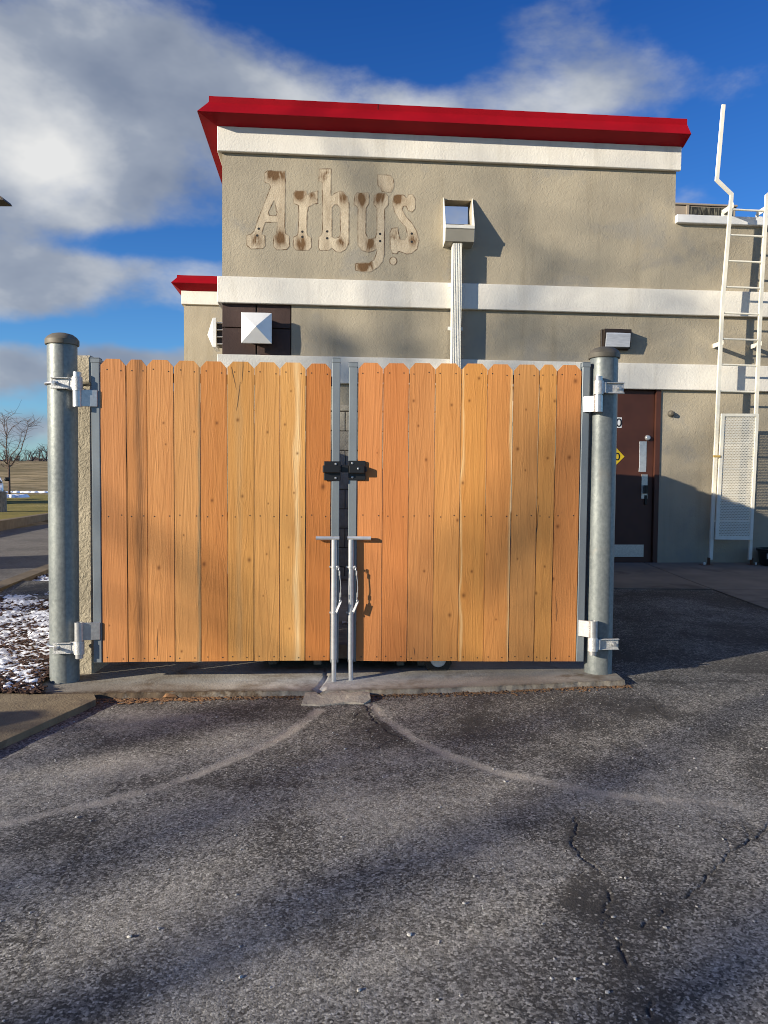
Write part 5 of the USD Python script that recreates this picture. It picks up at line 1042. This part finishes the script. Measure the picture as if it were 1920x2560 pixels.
limbs = [([(143, 1085), (112, 1000), (105, 830), (100, 600), (45, 380), (0, 300)], .045, 0), ([(143, 1085), (180, 1060), (270, 940), (330, 830), (375, 690), (415, 590), (430, 480), (470, 410), (575, 340)], .045, .3), ([(143, 1085), (150, 1000), (165, 900), (290, 780), (325, 640), (345, 530), (385, 510)], .03, -.5),
         ([(105, 830), (90, 780), (20, 710), (-40, 640)], .03, .4), ([(115, 1040), (60, 980), (0, 905), (-50, 860)], .03, -.4), ([(120, 1110), (60, 1080), (-20, 1030)], .02, .5), ([(102, 640), (130, 560), (190, 450), (300, 380), (325, 340)], .024, -.3), ([(100, 600), (110, 480), (95, 340), (130, 280), (255, 190)], .024, .2),
         ([(70, 450), (65, 330), (30, 190)], .018, -.2), ([(460, 420), (440, 370), (455, 340)], .012, 0), ([(450, 440), (520, 425), (600, 410)], .012, .2), ([(150, 1020), (140, 900), (130, 760), (160, 690)], .018, .6)]
rr_ = np.random.default_rng(5); tw = []
for pts, r, dy in limbs:
    w = Tn(pts, dy); w = [q + rr_.normal(0, .02, 3) for q in w]; w[0] = Tn(pts[:1])[0]; tw.append(tube(w, np.linspace(r, .007, len(w)), 6))
    for i in range(len(w) - 1):
        for _ in range(5):
            o = w[i] + (w[i + 1] - w[i]) * rr_.random(); side = np.array([rr_.choice([-1, 1]) * rr_.uniform(.3, 1), rr_.normal(0, .6), rr_.uniform(.0, .7)]); ln = rr_.uniform(.25, .75)
            m_ = o + side / np.linalg.norm(side) * ln * .6 + [0, 0, .02]; e_ = m_ + side / np.linalg.norm(side) * ln * .4 + [0, 0, .12 * rr_.normal()]; tw.append(tube([o, m_, e_], [.008, .006, .004], 3, False))
part(st, 'crown', cat_(tw), M['bark'], 60)
# far belt of bare trees beyond the field
fr_ = np.random.default_rng(8)
for i, (u, yy, hh) in enumerate([(-60, 150, 3.4), (-20, 158, 3.6), (8, 150, 3.2), (30, 160, 3.5), (48, 150, 3.3), (66, 155, 3.4), (82, 150, 3.6), (98, 146, 3.9), (112, 142, 4.6), (128, 150, 5.4), (150, 150, 6.4), (178, 155, 5)]):
    x = (u - CX) / F * yy; tree('far_tree', 'leafless dark tree in the distant belt beyond the field at far left', (x, yy, 2.9), M['far_bark'], 'bare trees of the distant belt', height=hh, seed=30 + i, levels=3, r0=.16, minr=.035, spread=.55, nb=(4, 7), start=.15, up=.3, trunk=.42)
bv = []
for i in range(260):
    x = fr_.uniform(-95, -58); y = 150 + fr_.uniform(-4, 6); r = fr_.uniform(.6, 1.35); q = trimesh.creation.icosphere(1, 1.); v = q.vertices * [r * 1.2, r, r * fr_.uniform(.6, 1.0)] * (1 + fr_.normal(0, .16, (len(q.vertices), 1))); bv.append(trimesh.Trimesh(v + [x, y, 3.0 + r * .4], q.faces))
single('far_thicket', cat_(bv), M['brush'], 'dark brown thicket filling the foot of the distant belt of trees', 'thicket', kind='stuff', smooth=False)
# bare trees behind the camera: only their shadows reach the photograph
SH = -np.array([math.cos(SUN_AZ), math.sin(SUN_AZ), 0])
for i, (dist, lat, hh, sd) in enumerate([(29, 1.7, 15.5, 1), (25, -4.2, 13., 11), (26, 2.9, 17., 22)]):
    per = np.array([-math.sin(SUN_AZ), math.cos(SUN_AZ), 0]); q = np.array([.3, 4.2, 0]) + SH * dist + per * lat
    tree('shade_tree', ['tall bare tree behind the viewer that streaks the gate with branch shadows', 'bare tree behind the viewer whose branches dapple the asphalt', 'bare tree behind the viewer whose branches streak the upper stucco'][i], (q[0], q[1], -.12), M['bark'], None, height=hh, seed=sd, levels=3, r0=.16, minr=.02, spread=.58, nb=(3, 4), start=.32, up=.25, trunk=.40)

# ------------------------------------------------------------------ lamp post, car and other things at the left edge
bq = hpoint(-14, 1284, 21.); lp = thing('lamp_post', 'car park lamp on a concrete base at the left edge, its flat head high up', 'street lamp', (bq[0], 21, .1))
bz0 = H + (1195 - 1284) / F * 21; bz1 = H + (1195 - 1230) / F * 21
part(lp, 'base', lathe([(0, bz0 - .1), (.31, bz0 - .1), (.31, bz1 - .02), (.29, bz1), (0, bz1)], (bq[0], 21, 0), 32), M['weathered'], 30)
zl_ = H + (1195 - 505) / F * 21; px_ = bq[0] - .08
part(lp, 'pole', hullbox([px_ - .06, 20.94, bz1], [px_ + .06, 21.06, zl_ - .05], .01), M['dark_brown'], 30)
hx0, hx1 = hpoint(-28, 512, 21)[0], hpoint(20, 519, 21)[0]; hz0_, hz1_ = H + (1195 - 520) / F * 21, H + (1195 - 504) / F * 21
hd = Polygon([(hx0, hz0_), (hx1, hz0_ - .0), (hx1 - .04, hz0_ + .07), (hx1 - .14, hz1_ - .03), (hx1 - .20, hz1_), (hx0, hz1_)])
q = trimesh.creation.extrude_polygon(hd, .5, engine='earcut'); v = q.vertices; part(lp, 'lamp_head', trimesh.Trimesh(np.stack([v[:, 0], 20.75 + v[:, 2], v[:, 1]], 1), q.faces[:, ::-1], process=False), M['dark_brown'], 20)
q = trimesh.creation.extrude_polygon(Polygon([(hx0 + .05, hz0_ + .03), (hx1 - .06, hz0_ + .025), (hx1 - .16, hz1_ - .06), (hx1 - .20, hz1_ - .045), (hx0 + .05, hz1_ - .045)]), .012, engine='earcut'); v = q.vertices
part(lp, 'lens', trimesh.Trimesh(np.stack([v[:, 0], 20.738 + v[:, 2], v[:, 1]], 1), q.faces[:, ::-1], process=False), M['tan_metal'], False)

cx_ = hpoint(-62, 1220, 26.8)[0]; car = thing('parked_car', 'pale car parked behind the lamp base, only its windscreen edge and mirror showing', 'car', (cx_, 28.5, -.02))
def turn(t):
    c_, s_ = math.cos(math.radians(27)), math.sin(math.radians(27)); v = t.vertices - [cx_, 26.8, 0]; t.vertices = np.stack([v[:, 0] * c_ - v[:, 1] * s_ + cx_, v[:, 0] * s_ + v[:, 1] * c_ + 26.8, v[:, 2]], 1); return t
def loft(secs):
    """Closed sections along y, each ((half width, z) outline) mirrored."""
    vs, n = [], len(secs[0][1])
    for y, o in secs:
        vs += [(cx_ + w, y, z) for w, z in o] + [(cx_ - w, y, z) for w, z in o[::-1]]
    k = 2 * n; f = []
    for i in range(len(secs) - 1):
        for j in range(k): a, b_ = i * k + j, i * k + (j + 1) % k; f += [(a, b_, b_ + k), (a, b_ + k, a + k)]
    for i in (0, len(secs) - 1):
        for j in range(1, k - 1): f.append((i * k, i * k + j, i * k + j + 1))
    t = trimesh.Trimesh(vs, f, process=False); trimesh.repair.fix_normals(t); return turn(t)
o = lambda w, z0, z1, zt: [(w * .9, z0), (w, z0 + .12), (w, z1 - .08), (w * .95, z1), (w * .6, zt)]
part(car, 'body', loft([(26.8, o(.80, .25, .62, .66)), (27.0, o(.88, .2, .72, .76)), (27.9, o(.9, .2, .86, .92)), (28.3, o(.9, .2, .92, .95)), (30.2, o(.9, .2, .94, .97)), (31.2, o(.86, .22, .92, .96)), (31.4, o(.80, .3, .8, .84))]), M['car_paint'], 40)
o2 = lambda w, z: [(.85, .90), (w + .04, z - .14), (w, z - .04), (w * .7, z)]
part(car, 'cabin', loft([(28.0, o2(.80, 1.0)), (28.75, o2(.64, 1.40)), (29.6, o2(.64, 1.45)), (30.6, o2(.66, 1.38)), (31.1, o2(.78, 1.0))]), M['car_glass'], 30)
part(car, 'roof', loft([(28.78, [(.66, 1.40), (.5, 1.425)]), (29.6, [(.66, 1.455), (.5, 1.48)]), (30.55, [(.66, 1.40), (.5, 1.42)])]), M['car_paint'], 40)
for sx in (-1, 1):
    part(car, 'mirror', turn(hullbox([cx_ + sx * .92, 28.15, .96], [cx_ + sx * 1.12, 28.27, 1.10], .04)), M['black'], 30)
    part(car, 'pillar', turn(rod((cx_ + sx * .84, 28.02, .93), (cx_ + sx * .64, 28.78, 1.40), .03, 8)), M['car_paint'], 40)
    part(car, 'headlight', turn(hullbox([cx_ + sx * .5, 26.78, .55], [cx_ + sx * .84, 26.95, .68], .03)), M['glass'], 30)
    for y in (27.6, 30.4):
        q = lathe([(.2, -.1), (.30, -.11), (.33, -.08), (.33, .08), (.30, .11), (.2, .1)], (0, 0, 0), 32); v = q.vertices; wp = part(car, 'wheel', turn(trimesh.Trimesh(np.stack([v[:, 2] + cx_ + sx * .82, v[:, 0] + y, v[:, 1] + .31], 1), q.faces)), M['rubber'], 40)
# made-up casters added out of the frame for the shadows that fall into it
bq = ground(58, 1792) + (-.870 * 3.25, -.492 * 3.25, 0)
bo = thing('safety_bollard', 'unseen yellow bollard added left of the view to cast the rounded shadow tip on the pavement', 'bollard', (bq[0], bq[1], 0)); part(bo, 'pipe', lathe([(0, -.05), (.14, -.05), (.14, .86), (.125, .93), (.08, .975), (0, .985)], (bq[0], bq[1], 0), 32), M['bollard_paint'], 30)
ub = ground(40, 1397) + (-.870 * 3.3, -.492 * 3.3, 0)
eb = thing('utility_cabinet', 'unseen green cabinet added left of the view to cast the shadow band across the lane', 'cabinet', (ub[0], ub[1], -.05)); part(eb, 'box', hullbox([ub[0] - .7, ub[1] - .72, -.1], [ub[0] + .2, ub[1] + .72, 1.35], .02), M['green_box'], 20); part(eb, 'door', hullbox([ub[0] + .201, ub[1] - .6, .1], [ub[0] + .215, ub[1] + .6, 1.25], .004), M['green_box'], 20)
